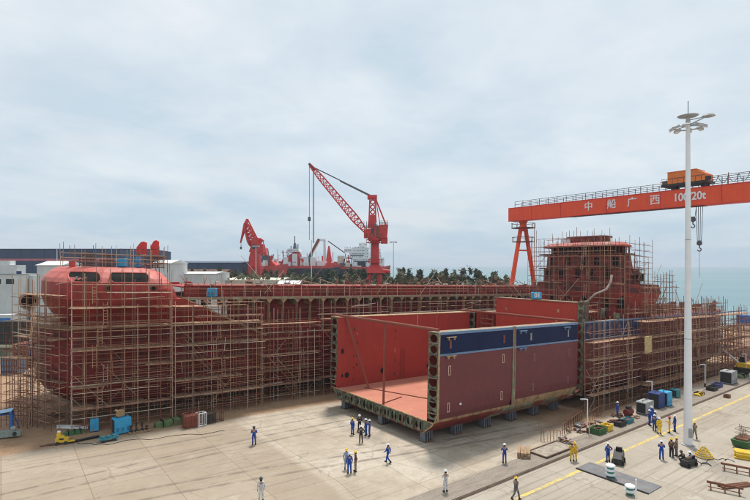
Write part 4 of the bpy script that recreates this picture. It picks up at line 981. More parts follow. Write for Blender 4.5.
for yy in (-2.2, 2.2):
    for h_ in (.6, 1.2): q_.tube((xx(364), yy, zz(230)+h_), (xx(378), yy, zz(228)+h_), .06, 4); q_.tube((xx(379), yy, zz(225)+h_), (xx(388), yy, zz(225)+h_), .06, 4)
    for k in range(10): xk = xx(364+k*2.6); q_.tube((xk, yy, zz(229)), (xk, yy, zz(225)+1.2), .05, 4)
q_.build('roof_railing', K['cranegrey'], pc)
q_ = MB()
for k in range(30): z_ = zz(266)+k*.42; q_.box(cx-1.75, cx-1.25, -1.6, -1.5, z_, z_+.06)
q_.tube((cx-1.75, -1.55, zz(268)), (cx-1.75, -1.55, zz(243)), .06, 4); q_.tube((cx-1.25, -1.55, zz(268)), (cx-1.25, -1.55, zz(243)), .06, 4); q_.build('ladder', K['cranegrey'], pc)
for k in range(5): MB().box(xx(366+k*3.6), xx(367.6+k*3.6), -2.26, -2.2, zz(236.5), zz(234)).build('louvre', K['pipe'], pc)
MB().box(xx(376), xx(379.5), -2.3, -2.2, zz(238), zz(226)).build('side_door', K['pipe'], pc)
MB().tube((xx(309), 0, zz(163.5)), (xx(315), 0, zz(170)), .45, 6).build('jib_head', K['cranegrey'], pc)
mb = MB()
for yy in (-.5, .5): mb.tube((xx(372), yy, zz(196)), (xx(313), yy, zz(167)), .13, 5)
mb.tube((xx(340), 0, zz(181)), (xx(372), 0, zz(197)), .2, 5); mb.build('stay_rope', K['cranegrey'], pc)
for px, py in ((309.3, 240), (313.2, 243), (314.0, 243)): rod(pc, 'hoist_rope', (xx(px), 0, zz(py)), (xx(px), 0, zz(167)), .085, 'cranegrey')
MB().tube((xx(309.3), 0, zz(217)), (xx(309.3), 0, zz(221)), .5, 8).build('hook_block', K['cranegrey'], pc)

x, y = pd(253, 205); S2 = 205/500; zb2 = plane(40)
lc = thing('harbour_crane', 'red level luffing crane with folded jib, smaller and left of the big one', 'crane', (x, y, zb2), CAMROT)
def z2(py): return CH-(py-265)*S2-zb2
def x2(px): return (px-253)*S2
MB().loft([[(x2(249), -3, 0), (x2(263), -3, 0), (x2(263), 3, 0), (x2(249), 3, 0)], [(x2(250), -2, z2(258)), (x2(260), -2, z2(258)), (x2(260), 2, z2(258)), (x2(250), 2, z2(258))], [(x2(252), -1.8, z2(250)), (x2(258.5), -1.8, z2(250)), (x2(258.5), 1.8, z2(250)), (x2(252), 1.8, z2(250))]]).build('tower', K['cranered'], lc)
for a, b_ in ((250, 254), (258, 262)): MB().box(x2(a), x2(b_), -3.6, 3.6, 0, z2(266)).build('leg', K['cranered'], lc)
mb = MB(); mb.profile([(x2(250), z2(252)), (x2(264), z2(252)), (x2(264), z2(244.5)), (x2(259), z2(243)), (x2(259), z2(238)), (x2(253), z2(238)), (x2(252), z2(246))], -2, 2); mb.build('machinery_house', K['cranered'], lc)
mb = MB(); mb.tube((x2(257), 0, z2(246)), (x2(262), 0, z2(239)), .9, 6); mb.build('counter_arm', K['cranered'], lc)
truss(lc, 'boom', (x2(255), 0, z2(247)), (x2(245.5), 0, z2(223)), 4.0, 1.6, 7, .34, 'cranered')
mb = MB(); mb.tube((x2(247.5), 0, z2(219)), (x2(245), 0, z2(226)), .55, 6, r2=.9); mb.tube((x2(245), 0, z2(226)), (x2(240.5), 0, z2(243)), .8, 6, r2=.3); mb.build('fly_jib', K['cranered'], lc)
mb = MB(); mb.tube((x2(247.5), 0, z2(219)), (x2(258), 0, z2(240)), .3, 5); mb.tube((x2(248), 0, z2(224)), (x2(255), 0, z2(243)), .2, 5); mb.build('tie_bar', K['cranered'], lc)
rod(lc, 'hoist_rope', (x2(241), 0, z2(247)), (x2(241), 0, z2(241)), .1, 'cranegrey'); MB().cbox((x2(241), 0, z2(248)), (.7, .5, 1)).build('hook', K['cranegrey'], lc)
MB().cbox((x2(255.5), -2.05, z2(247)), (2, .1, 1.6)).build('cab_window', K['glass'], lc)

# ================================================================ SHIPS FAR OFF
def farship(label, px0, px1, d, deck_py, parts, hullm, bow=1):
    x, y = pd((px0+px1)/2, d); s = d/500; t = thing('offshore_ship', label, 'ship', (x, y, -3.6), CAMROT)
    L = (px1-px0)*s/2; dz = CH-(deck_py-265)*s+3.6; b = 9
    mb = MB(); mb.loft([[(-L+2, -b, -1), (L-6, -b, -1), (L-1, 0, -1), (L-6, b, -1), (-L+2, b, -1)], [(-L, -b, dz), (L-4, -b, dz), (L+1.5, 0, dz+1), (L-4, b, dz), (-L, b, dz)]]); mb.build('hull', K[hullm], t)
    mb = MB(); mb.loft([[(-L-.05, -b-.1, dz-1.3), (L-4, -b-.1, dz-1.3), (L+1.4, 0, dz-.5), (L-4, b+.1, dz-1.3), (-L-.05, b+.1, dz-1.3)], [(-L-.05, -b-.1, dz+.1), (L-4, -b-.1, dz+.1), (L+1.6, 0, dz+1.1), (L-4, b+.1, dz+.1), (-L-.05, b+.1, dz+.1)]]); mb.build('bulwark', K['farred'], t)
    X_ = lambda px: (px-(px0+px1)/2)*s; Z_ = lambda py: CH-(py-265)*s+3.6
    for nm, pts, m_, hw in parts:
        mb = MB(); mb.profile([(X_(a), Z_(b_)) for a, b_ in pts], -hw, hw); mb.build(nm, K[m_], t)
    rq = random.Random(int(px0)); dp = CH-(deck_py-265)*s+3.6
    for k in range(46):
        w_ = rq.uniform(.5, 3.2); h_ = rq.uniform(.6, 3.4)*(2 if rq.random() < .15 else 1); xk = rq.uniform(-L+3, L-8)
        MB().cbox((xk, rq.uniform(-b+.5, b-2), dp+h_/2), (w_, rq.uniform(.6, 2), h_)).build('deck_fitting', K[rq.choice(['farwhite', 'farwhite', 'farred', 'cranered', 'cranegrey', 'cream', 'farwhite'])], t)
    for k in range(14):
        xk = rq.uniform(-L+3, L-6); yk = rq.uniform(-6, 2); rod(t, 'deck_post', (xk, yk, dp), (xk+rq.uniform(-1.5, 1.5), yk, dp+rq.uniform(3, 10)), rq.uniform(.12, .3), rq.choice(['farwhite', 'cranered', 'cranegrey']))
    for nm, pts, m_, hw in parts:
        if nm in ('deckhouse', 'bridge', 'top_house'):
            a0 = min(p[0] for p in pts); a1 = max(p[0] for p in pts); b0_ = min(p[1] for p in pts); b1_ = max(p[1] for p in pts); q_ = MB()
            nw = int((a1-a0)/1.3)
            for r0 in range(int((b1_-b0_)/3.2)+1):
                for c_ in range(nw):
                    if rq.random() < .7: q_.box(X_(a0+1.3*c_+.4), X_(a0+1.3*c_+1.0), -hw-.05, -hw-.01, Z_(b0_+2.2+3.2*r0), Z_(b0_+1.5+3.2*r0))
            if q_.v: q_.build('windows', K['glass'], t)
    return t, X_, Z_
rc = lambda a, b, c, d: [(a, d), (b, d), (b, c), (a, c)]
t, X_, Z_ = farship('red hulled offshore ship with grey mast moored beyond the trees', 262, 338, 290, 266, [
    ('deckhouse', [(281, 266), (300, 266), (300, 254), (297, 251), (290, 256), (284, 260)], 'farred', 6), ('bridge', [(288, 252), (301, 252), (300, 249), (290, 249)], 'farwhite', 6.5),
    ('deckhouse', rc(294, 299, 254, 266), 'farwhite', 6.3), ('mast_house', [(293, 250), (297, 250), (295.6, 243), (294.4, 243)], 'cranegrey', 1.5), ('deck_cargo', rc(263, 270, 261, 266), 'farred', 6),
    ('deck_cargo', rc(272, 276, 259, 266), 'farwhite', 4), ('deckhouse', rc(301, 307, 257, 266), 'farwhite', 5), ('winch', rc(302, 305, 259, 262), 'cranered', 5.3), ('deck_cargo', rc(309, 316, 262, 266), 'cranegrey', 5), ('deck_cargo', rc(318, 326, 261, 266), 'farwhite', 6),
    ('deck_cargo', rc(327, 336, 263, 266), 'farred', 6)], 'farblack')
for px, a, b_ in ((294.8, 243, 236), (291, 250, 246), (298, 249, 244)): rod(t, 'antenna', (X_(px), 0, Z_(a)), (X_(px), 0, Z_(b_)), .25, 'cranegrey')
rod(t, 'deck_crane', (X_(308), 0, Z_(266)), (X_(311), 0, Z_(254)), 1.2, 'cranegrey'); rod(t, 'deck_crane_jib', (X_(311), 0, Z_(254)), (X_(319), 0, Z_(239)), .9, 'pipe')
rod(t, 'deck_crane_jib', (X_(312.5), 0, Z_(254)), (X_(320), 0, Z_(240)), .5, 'farwhite')
t, X_, Z_ = farship('white superstructure ship with black hull moored behind the big red crane', 322, 388, 310, 267, [
    ('deckhouse', rc(353, 371, 258, 267), 'farwhite', 8), ('deckhouse', rc(350, 369, 252, 258), 'farwhite', 7.5), ('bridge', [(345, 252), (368, 252), (369, 248), (362, 248), (362, 246), (352, 249), (345, 249)], 'farwhite', 7), ('top_house', rc(359, 367, 243, 248), 'farwhite', 4),
    ('deckhouse', rc(377, 384, 258, 267), 'farwhite', 6), ('deckhouse', [(377, 258), (382, 258), (379, 248), (377, 248)], 'farwhite', 4), ('crane_pedestal', rc(323.5, 325.5, 240, 267), 'farwhite', 1.2), ('deckhouse', rc(338, 344, 256, 267), 'cream', 5), ('deck_cargo', rc(326, 337, 262, 267), 'farred', 6),
    ('cargo_rail', rc(344, 352, 257, 259), 'farwhite', 5), ('derrick', [(326, 262), (332, 262), (329.5, 246), (328.5, 246)], 'cranered', 2), ('crane_house', rc(318, 325.5, 239, 241), 'farwhite', 1.5), ('windows', rc(351, 364, 255, 256), 'glass', 7.56), ('windows', rc(354, 370, 261, 262), 'glass', 8.06),
    ('deck_cargo', rc(358, 366, 262, 267), 'farblack', 8.2)], 'farblack')
rod(t, 'jib', (X_(345), 0, Z_(253)), (X_(328), 0, Z_(241)), .35, 'cranegrey')
t, X_, Z_ = farship('low red ship section moored right of the small red crane', 258, 285, 250, 266, [
    ('deckhouse', rc(263, 272, 256, 266), 'cranered', 4), ('deckhouse', [(258, 256), (268, 256), (266, 248), (262, 246), (259, 249)], 'cranered', 3), ('bow_block', [(272, 266), (278, 266), (272, 260)], 'cranered', 4), ('white_post', rc(272, 273.5, 258, 266), 'farwhite', 3)], 'farred')
rod(t, 'antenna', (X_(263.5), 0, Z_(248)), (X_(263.5), 0, Z_(240)), .2, 'cranegrey')

# ================================================================ BACKGROUND BUILDINGS
def hall(label, px0, px1, d, top_py, depth, mat, stripe=None, slope=.6, cat='factory hall', roof=None, windows=0, name='factory_hall', group=None):
    (xa, ya), (xb, yb) = pd(px0, d), pd(px1, d); z0 = plane(-12) if xa < 0 else plane((xa+xb)/2)
    L = math.hypot(xb-xa, yb-ya); rz = math.atan2(yb-ya, xb-xa); h = CH-(top_py-265)/500*d-z0
    t = thing(name, label, cat, (xa, ya, z0), rz, group)
    MB().box(0, L, 0, depth, 0, h-slope).build('wall', K[mat], t)
    MB().add([(-.3, -.3, h-slope), (L+.3, -.3, h-slope), (L+.3, depth+.3, h-slope), (-.3, depth+.3, h-slope), (-.3, depth/2, h+slope*.6), (L+.3, depth/2, h+slope*.6)], [(0, 1, 5, 4), (2, 3, 4, 5), (1, 2, 5), (3, 0, 4), (3, 2, 1, 0)]).build('roof', K[roof or mat], t)
    if stripe: MB().box(0, L, -.08, -.01, h*stripe-.5, h*stripe+.5).build('stripe', K['hallred'], t)
    for k in range(windows):
        x = L*(k+.5)/windows; MB().box(x-L/windows*.28, x+L/windows*.28, -.06, -.01, h*.45, h*.45+1.3).build('window', K['glass'], t)
    mb = MB()
    for k in range(int(L/6)): mb.box(k*6+2, k*6+2.12, -.12, -.01, 0, h-slope-.05)
    if mb.v: mb.build('downpipe', K[mat], t)
    return t
hall('long dark blue factory hall with a thin red stripe along the horizon', -140, 122, 250, 247.5, 60, 'hallblue', stripe=.76)
hall('dark blue grey factory hall behind the white sheds', 168, 240, 240, 261.5, 50, 'hallblue', cat='factory hall')
hall('white shed with flat pale roof behind the red bow', 37, 62, 110, 262.5, 8, 'offwhite', name='shed', cat='shed', group='white sheds')
hall('wide white shed right of the red fins', 152, 170, 130, 261, 12, 'offwhite', name='shed', cat='shed', group='white sheds')
hall('white warehouse with a dark doorway behind the left ship deck', 168, 215, 140, 272.5, 14, 'offwhite', name='warehouse', cat='warehouse', windows=3, slope=.35, group='warehouses behind the left ship')
hall('cream warehouse with long shallow roof behind the left ship deck', 221, 282, 150, 279, 22, 'cream', name='warehouse', cat='warehouse', windows=4, slope=.3, group='warehouses behind the left ship')
hall('low rounded white shed at the right end of the cream warehouse', 278, 299, 146, 282, 8, 'offwhite', name='warehouse', cat='warehouse', group='warehouses behind the left ship')
hall('low red brown shed behind the cream warehouse', 150, 225, 165, 270.5, 10, 'rust', name='shed', cat='shed')
# white building with stepped blocks at the left edge
x, y = pd(-30, 118); wb = thing('office_building', 'white stepped flat roofed building at the left edge of the yard', 'building', (x, y, plane(-12)), CAMROT)
S3 = 118/500; zf = lambda py: CH-(py-265)*S3-plane(-12); xf_ = lambda px: (px+30)*S3
MB().box(xf_(-60), xf_(23), 0, 5, 0, zf(274)).build('wall', K['offwhite'], wb)
MB().box(xf_(-60), xf_(14), 1, 4, zf(274), zf(265)).build('upper_wall', K['offwhite'], wb)
MB().box(xf_(-60), xf_(5), 1.5, 3.5, zf(265), zf(260.5)).build('roof_house', K['offwhite'], wb)
MB().box(xf_(-60), xf_(23.3), -.15, 5.1, zf(274.5), zf(273.8)).build('roof_edge', K['grey'], wb)
MB().box(xf_(16.5), xf_(21.5), -.05, .02, zf(274), zf(271)).build('window', K['navy'], wb)
MB().box(xf_(23.5), xf_(27), 2, 5, 0, zf(276)).build('annexe', K['offwhite'], wb)
for k in range(3): MB().box(xf_(-20+k*13), xf_(-12+k*13), -.06, -.01, zf(284), zf(279)).build('window', K['glass'], wb)
# trees
def tree_proto(seed, h, w, colmat, label):
    rnd = random.Random(seed); t = thing('pine_tree', label, 'tree', (0, 0, 0), 0, 'trees beyond the left ship')
    MB().tube((0, 0, 0), (rnd.uniform(-.3, .3), 0, h*.93), .22, 6, r2=.05).build('trunk', K['bark'], t)
    mb = MB()
    for k in range(int(34)):
        v = rnd.uniform(.12, .98); a = rnd.uniform(0, 6.28); L = w*(1-v)**.9*rnd.uniform(.55, 1.15)+.12; z = h*v
        tip = Vector((L*math.cos(a), L*math.sin(a), z+L*.45)); root = Vector((0, 0, z))
        for j in range(26):
            u = rnd.uniform(.15, 1)**.8; c = root.lerp(tip, u)+Vector((rnd.gauss(0, .2), rnd.gauss(0, .2), rnd.gauss(0, .28)))
            s = rnd.uniform(.12, .30); d1 = Vector((rnd.gauss(0, 1), rnd.gauss(0, 1), rnd.gauss(.6, 1))).normalized()*s*1.9; d2 = Vector((rnd.gauss(0, 1), rnd.gauss(0, 1), rnd.gauss(0, 1))).normalized()*s*.7
            mb.add([c-d1, c+d2, c+d1, c-d2], [(0, 1, 2, 3)])
    mb.build('crown', colmat, t); return t
leafA = M('needles_green', (.10, .125, .08), .9, .35, .5, rnd=.3); leafB = M('needles_olive', (.14, .13, .085), .9, .35, .5, rnd=.3)
protos = [tree_proto(31+i, 14, 2.7+i*.3, leafA if i % 2 == 0 else leafB, 'x') for i in range(5)]
rnd = random.Random(77); sites = []
for px in (352, 358, 399, 404, 409, 418, 421, 432, 436, 445, 455, 463, 470, 476, 480): sites.append((px, rnd.uniform(158, 172), rnd.uniform(266, 271)))
for i in range(34): sites.append((228+i*4.9+rnd.uniform(-2, 2), rnd.uniform(158, 215), rnd.uniform(268.5, 273)))
for i in range(12): sites.append((395+i*8.4+rnd.uniform(-3, 3), rnd.uniform(140, 156), rnd.uniform(272, 279)))
for i in range(9): sites.append((172+i*7+rnd.uniform(-2, 2), rnd.uniform(158, 170), rnd.uniform(268, 272)))
sites.sort()
for i, (px, d, ty) in enumerate(sites):
    x, y = pd(px, d); zb = plane(x); h = CH-(ty-265)/500*d-zb; s = h/14; p = protos[i % 5]
    ww = s*rnd.uniform(.8, 1.15)
    lab = 'green casuarina tree in the row beyond the left ship, tree among many'
    if i < 5: p.location = (x, y, zb); p.rotation_euler = (0, 0, rnd.random()*6); p.scale = (ww, ww, s); o = p
    else: o = copy_thing(p, (x, y, zb), rnd.random()*6, lab, scale=(ww, ww, s))
    o['label'] = 'feathery dark green tree in the belt left of the big red crane' if px < 365 else 'feathery dark green tree in the row between the big crane and the gantry leg'
    o['group'] = 'trees left of the big crane' if px < 365 else 'trees right of the big crane'
mb = MB(); rnd = random.Random(5)
for i in range(30000):
    px = rnd.uniform(165, 515); d = rnd.uniform(150, 180) if px < 400 else rnd.uniform(138, 160)
    x, y = pd(px, d); hh = (14.6 if px < 400 else 15.6)*(1+.07*math.sin(px*.13)+.06*math.sin(px*.47+1.7)+.05*math.sin(px*1.3+d*.2)); c = Vector((x, y, plane(x)+hh*rnd.random()**.35)); s = rnd.uniform(.28, .75)
    d1 = Vector((rnd.gauss(0, 1), rnd.gauss(0, 1), rnd.gauss(0, 1))).normalized()*s; d2 = Vector((rnd.gauss(0, 1), rnd.gauss(0, 1), rnd.gauss(0, 1))).normalized()*s
    mb.add([c-d1, c+d2, c+d1, c-d2], [(0, 1, 2, 3)])
o = mb.build('undergrowth', M('undergrowth', (.13, .14, .085), .95, .5, .35, patch=(.15, .11, .07), pamt=.35, pscale=.15)); tag(o, 'dull brown green scrub growing in front of the tree belt', 'scrub'); o['kind'] = 'stuff'
# ================================================================ PEOPLE
def skin_mesh(name, verts, edges, radii, sub=1):
    me = bpy.data.meshes.new(name); me.from_pydata(verts, edges, []); o = bpy.data.objects.new(name, me); COL.objects.link(o)
    md = o.modifiers.new('s', 'SKIN'); md.use_smooth_shade = True
    for i, r in enumerate(radii):
        rr = r if isinstance(r, tuple) else (r, r)
        me.skin_vertices[0].data[i].radius = rr; me.skin_vertices[0].data[i].use_root = (i == 0)
    sd = o.modifiers.new('d', 'SUBSURF'); sd.levels = sub; sd.render_levels = sub
    bpy.context.view_layer.update()
    out = bpy.data.meshes.new_from_object(o.evaluated_get(bpy.context.evaluated_depsgraph_get()))
    bpy.data.objects.remove(o); return out
def pose(kind):
    J = dict(pel=(0, 0, .93), wai=(0, .0, 1.08), che=(0, -.01, 1.30), nek=(0, 0, 1.47), head=(0, 0, 1.62))
    for s, n in ((1, 'L'), (-1, 'R')):
        J['hip'+n] = (s*.10, 0, .88); J['kne'+n] = (s*.115, .015, .48); J['ank'+n] = (s*.13, -.01, .09); J['toe'+n] = (s*.15, .16, .04)
        J['sho'+n] = (s*.19, 0, 1.40); J['elb'+n] = (s*.25, -.02, 1.12); J['wri'+n] = (s*.24, .07, .88)
    if kind == 'walk':
        J.update(kneL=(.11, .17, .50), ankL=(.11, .24, .10), toeL=(.12, .40, .07), kneR=(-.11, -.02, .49), ankR=(-.11, -.33, .17), toeR=(-.12, -.22, .04),
                 elbL=(.25, -.13, 1.14), wriL=(.24, -.10, .90), elbR=(-.25, .08, 1.13), wriR=(-.22, .28, 1.0))
    if kind == 'hips':
        J.update(elbL=(.40, -.10, 1.17), wriL=(.21, .05, 1.02), elbR=(-.40, -.10, 1.17), wriR=(-.21, .05, 1.02))
    if kind == 'hold':
        J.update(elbL=(.27, .05, 1.13), wriL=(.12, .27, 1.16), elbR=(-.27, .05, 1.13), wriR=(-.10, .27, 1.20))
    if kind == 'raise':
        J.update(elbR=(-.36, .12, 1.30), wriR=(-.17, .22, 1.50), elbL=(.30, .10, 1.16), wriL=(.30, .33, 1.12))
    if kind == 'crouch':
        J.update(pel=(0, -.12, .42), wai=(0, -.08, .58), che=(0, .04, .78), nek=(0, .12, .93), head=(0, .18, 1.06),
                 hipL=(.10, -.10, .38), hipR=(-.10, -.10, .38), kneL=(.16, .26, .50), kneR=(-.16, .26, .50), ankL=(.14, .02, .09), ankR=(-.14, .02, .09), toeL=(.16, .19, .04), toeR=(-.16, .19, .04),
                 shoL=(.19, .06, .87), shoR=(-.19, .06, .87), elbL=(.25, .22, .68), elbR=(-.25, .22, .68), wriL=(.14, .42, .55), wriR=(-.14, .42, .55))
    if kind == 'wide':
        for s, n in ((1, 'L'), (-1, 'R')): J['kne'+n] = (s*.17, .015, .48); J['ank'+n] = (s*.23, -.01, .09); J['toe'+n] = (s*.26, .15, .04)
        J.update(elbL=(.28, .04, 1.13), wriL=(.16, .26, 1.05), elbR=(-.30, -.02, 1.12), wriR=(-.30, .12, .92))
    return J
PM = {}
def person_meshes(kind):
    if kind in PM: return PM[kind]
    J = pose(kind); names = ['pel', 'wai', 'che', 'nek', 'shoL', 'elbL', 'wriL', 'shoR', 'elbR', 'wriR', 'hipL', 'kneL', 'ankL', 'hipR', 'kneR', 'ankR']
    edges = [(0,1),(1,2),(2,3),(2,4),(4,5),(5,6),(2,7),(7,8),(8,9),(0,10),(10,11),(11,12),(0,13),(13,14),(14,15)]
    V_ = [J[n] for n in names]
    cr = [(.145, .115), (.14, .105), (.165, .12), (.075, .075), (.075, .075), (.058, .058), (.045, .045), (.075, .075), (.058, .058), (.045, .045), (.105, .105), (.078, .078), (.066, .066), (.105, .105), (.078, .078), (.066, .066)]
    coat = skin_mesh('coverall', V_, edges, cr)
    # body: slimmer continuous figure with head, hands, fingers
    nm = names+['hed', 'crn', 'hanL', 'hanR']; h = Vector(J['head']); n_ = Vector(J['nek'])
    V2 = V_+[tuple(h+Vector((0, .01, -.05))), tuple(h+Vector((0, -.01, .09)))]
    E2 = edges+[(3, 16), (16, 17)]; rb = [tuple(c*.86 for c in q) for q in cr]; rb[3] = (.055, .055)
    rb += [(.075, .088), (.07, .085)]
    for s, w_, e_ in (('L', 6, 5), ('R', 9, 8)):
        w = Vector(J['wri'+s]); d = (w-Vector(J['elb'+s])).normalized(); V2.append(tuple(w+d*.07)); rb.append((.04, .022)); E2.append((w_, len(V2)-1)); pi_ = len(V2)-1
        sx = Vector((0, 1, 0)) if abs(d.z) > .7 else Vector((1, 0, 0)); inn = Vector((-1 if s == 'L' else 1, 0, 0)) if abs(d.z) > .7 else Vector((0, 0, -1))
        for f in range(4):
            a = w+d*.10+sx*(-.027+.018*f); ln = (.062, .078, .074, .055)[f]
            V2.append(tuple(a)); rb.append((.010, .010)); E2.append((pi_, len(V2)-1)); V2.append(tuple(a+d*ln*.55+inn*.008)); rb.append((.009, .009)); E2.append((len(V2)-2, len(V2)-1))
            V2.append(tuple(a+d*ln*.9+inn*.03)); rb.append((.007, .007)); E2.append((len(V2)-2, len(V2)-1))
        V2.append(tuple(w+d*.05+sx*.045+inn*.015)); rb.append((.011, .011)); E2.append((pi_, len(V2)-1)); V2.append(tuple(w+d*.09+sx*.055+inn*.03)); rb.append((.009, .009)); E2.append((len(V2)-2, len(V2)-1))
    body = skin_mesh('body', V2, E2, rb)
    body.materials.clear(); body.materials.append(K['skin']); body.materials.append(K['hair'])
    bm = bmesh.new(); bm.from_mesh(body)
    def blob(c, s, mi):
        r = bmesh.ops.create_icosphere(bm, subdivisions=1, radius=1, matrix=Matrix.Translation(c) @ Matrix.Diagonal((*s, 1)))
        for f in {f for v in r['verts'] for f in v.link_faces}: f.material_index = mi; f.smooth = True
    blob(h+Vector((0, .105, -.02)), (.014, .026, .022), 0)                    # nose
    for s in (-1, 1): blob(h+Vector((s*.033, .088, .012)), (.013, .008, .008), 1); blob(h+Vector((s*.082, 0, -.01)), (.012, .022, .03), 0); blob(h+Vector((s*.033, .09, .032)), (.02, .008, .004), 1)
    blob(h+Vector((0, .09, -.062)), (.024, .008, .006), 1)
    bm.to_mesh(body); bm.free()
    mb = MB()
    for s in 'LR':
        a = Vector(J['ank'+s]); t_ = Vector(J['toe'+s]); d = (t_-a); d.z = 0; d.normalize(); sd = Vector((d.y, -d.x, 0)); heel = a-d*.07; up = Vector((0, 0, 1))
        z0 = -a.z+ (0 if a.z < .12 else a.z-.10-.0)
        rings = []
        for u, w, hh in ((0, .042, .11), (.3, .05, .12), (.65, .052, .075), (1, .035, .045)):
            c = heel+d*(.27*u); b = c.copy(); b.z = a.z-.09 + (0 if s == 'L' or kind != 'walk' else -.06*u)
            rings.append([tuple(b-sd*w), tuple(b+sd*w), tuple(b+sd*w*.85+up*hh), tuple(b-sd*w*.85+up*hh)])
        mb.loft(rings)
        mb.tube(a-up*.03, a+up*.10, .062, 8)
    boots = mb.mesh('boots', K['boots'])
    mb = MB(); hc = Vector((0, 0, 0)); prof = [(.150, .0), (.155, .012), (.125, .02), (.122, .06), (.10, .10), (.06, .128), (.015, .138)]
    mb.lathe((0, -.005, 0), prof, 14); mb.box(-.07, .07, .10, .19, .0, .014)
    hel = mb.mesh('helmet', K['h_white'])
    mb = MB(); mb.cbox((0, -.015, .138), (.025, .16, .02)); ridge = mb.mesh('ridge', K['h_white'])
    hairm = MB().lathe((0, -.02, 0), [(.085, -.09), (.094, -.03), (.096, .02)], 12).mesh('hair', K['hair'])
    PM[kind] = (body, coat, boots, hel, ridge, hairm, h); return PM[kind]
def setmat(o, m):
    if not o.data.materials: o.data.materials.append(None)
    o.material_slots[0].link = 'OBJECT'; o.material_slots[0].material = m
def person(px, py, kind, cloth, helmet, face, label, trousers=None, group=None, loc=None, scale=1.0, stripes=False):
    """face: compass turn in degrees, 0 = looking away from the viewer, 90 = to the left"""
    body, coat, boots, hel, ridge, hairm, h = person_meshes(kind)
    loc = loc or gp(px, py); t = thing('person', label, 'person', loc, CAMROT+R(face), group)
    t.scale = (scale,)*3
    def ob(n, me, p=t): o = bpy.data.objects.new(n, me); COL.objects.link(o); o.parent = p; return o
    ob('body', body)
    c = ob('coverall', coat); setmat(c, K['c_'+cloth])
    if trousers:
        key = (kind, 'legs')
        if key not in PM:
            bm = bmesh.new(); bm.from_mesh(coat); zc = .93 if kind != 'crouch' else .45
            bmesh.ops.bisect_plane(bm, geom=bm.verts[:]+bm.edges[:]+bm.faces[:], plane_co=(0, 0, zc), plane_no=(0, 0, 1), clear_outer=True)
            vc = Vector((0, 0, 0))
            bm.normal_update()
            for v in bm.verts: v.co += v.normal*.012
            me = bpy.data.meshes.new('trousers'); bm.to_mesh(me); bm.free(); PM[key] = me
        q = ob('trousers', PM[key]); setmat(q, K['c_'+trousers]); c.name = 'jacket'
    ob('boots', boots)
    hh = ob('hair', hairm); hh.location = h
    if helmet:
        e = ob('helmet', hel); e.location = h+Vector((0, 0, .035)); e.rotation_euler = (R(-4), 0, 0); setmat(e, K['h_'+helmet]); r2 = ob('helmet_ridge', ridge, e); setmat(r2, K['h_'+helmet])
    if stripes:
        mb = MB(); 
        for z, rr in ((1.2, .175),): mb.lathe((0, 0, z), [(rr, 0), (rr, .05)], 16)
        setmat(ob('reflective_band', mb.mesh('band', K['white'])), K['c_white'])
    return t
A1 = 'workers in the yard'
person(254, 445, 'hold', 'blue', 'dark', 10, 'person in blue coveralls standing alone on the open concrete left of the hull section', group=A1, scale=1.04)
person(352.5, 434.5, 'stand', 'blue', 'yellow', -40, 'person in blue with yellow helmet at the left of the group by the hull section', group=A1)
person(361, 443, 'hips', 'black', 'white', 0, 'person in black with white helmet in front of the group under the hull edge', group=A1)
person(359.5, 431, 'hold', 'black', 'white', 180, 'person in dark clothes with white helmet in the shade at the back of the group', group=A1)
person(366, 435.5, 'stand', 'bluelight', 'white', 60, 'person in blue standing right of the person in black, inner of two', group=A1)
person(369.5, 436.5, 'raise', 'blue', 'white', 80, 'person in blue pointing at the right of the group by the hull section', group=A1)
person(346.5, 469, 'stand', 'paleblue', 'yellow', 190, 'person in pale blue with yellow helmet at the left of the trio on the concrete', group=A1)
person(349.5, 473.5, 'stand', 'blue', 'white', 20, 'person in blue with white helmet seen from behind in the trio', group=A1)
person(355.5, 471.5, 'hips', 'brown', 'yellow', 100, 'person in brown jacket and grey trousers with yellow helmet in the trio', trousers='khaki', group=A1)
person(388, 463, 'walk', 'blue', 'white', 60, 'person in blue coveralls walking in the yard before the hull section', group=A1)
person(445.5, 492, 'hold', 'white', 'white', 20, 'person all in white standing at the edge of the rough rail strip', group=A1)
person(261, 502, 'stand', 'white', 'dark', 30, 'person in white with dark helmet at the bottom edge of the photo', group=A1, scale=1.03)
person(504.5, 463, 'hold', 'blue', 'white', 5, 'person in blue standing near the supports between hull section and rail', group=A1)
person(572.2, 461.5, 'hold', 'yellow', None, -20, 'person in yellow coveralls beside the rail, left of two', group=A1)
person(574.8, 460.5, 'stand', 'yellow', 'yellow', 150, 'person in yellow coveralls beside the rail, half hidden by another', group=A1, scale=.96)
person(516, 500, 'walk', 'grey', 'yellow', -60, 'person in dark grey with yellow helmet walking at the bottom edge by the yellow line', group=A1)
person(608, 462, 'hips', 'blue', 'white', 15, 'person in blue beside the small black machine on the road', group=A1)
person(617.5, 416.5, 'stand', 'blue', 'white', 40, 'person in blue standing at the foot of the scaffold', group=A1)
person(649.5, 425.5, 'stand', 'blue', 'white', -100, 'person in blue at the left of the crowd on the rail', group=A1)
person(651.5, 421.5, 'stand', 'blue', 'white', 170, 'person in blue at the back of the crowd on the rail', group=A1)
person(654.5, 431, 'hold', 'blue', 'white', -60, 'person in blue beside the front person in yellow', group=A1)
person(655.5, 427, 'stand', 'bluelight', 'white', -120, 'person in brighter blue in the middle of the crowd on the rail', group=A1)
person(659.2, 434, 'stand', 'yellow', 'white', 170, 'person in yellow with white helmet at the right of the blue crowd', group=A1)
person(669.5, 433, 'hold', 'yellow', 'red', 60, 'person in yellow with red helmet facing the blue crowd', group=A1)
person(674.8, 431.5, 'stand', 'blue', 'white', 80, 'person in blue right of the person in yellow with red helmet', group=A1)
person(661.5, 459.5, 'hold', 'blue', 'white', -30, 'person in blue with white helmet on the yellow line near the mast foot', group=A1)
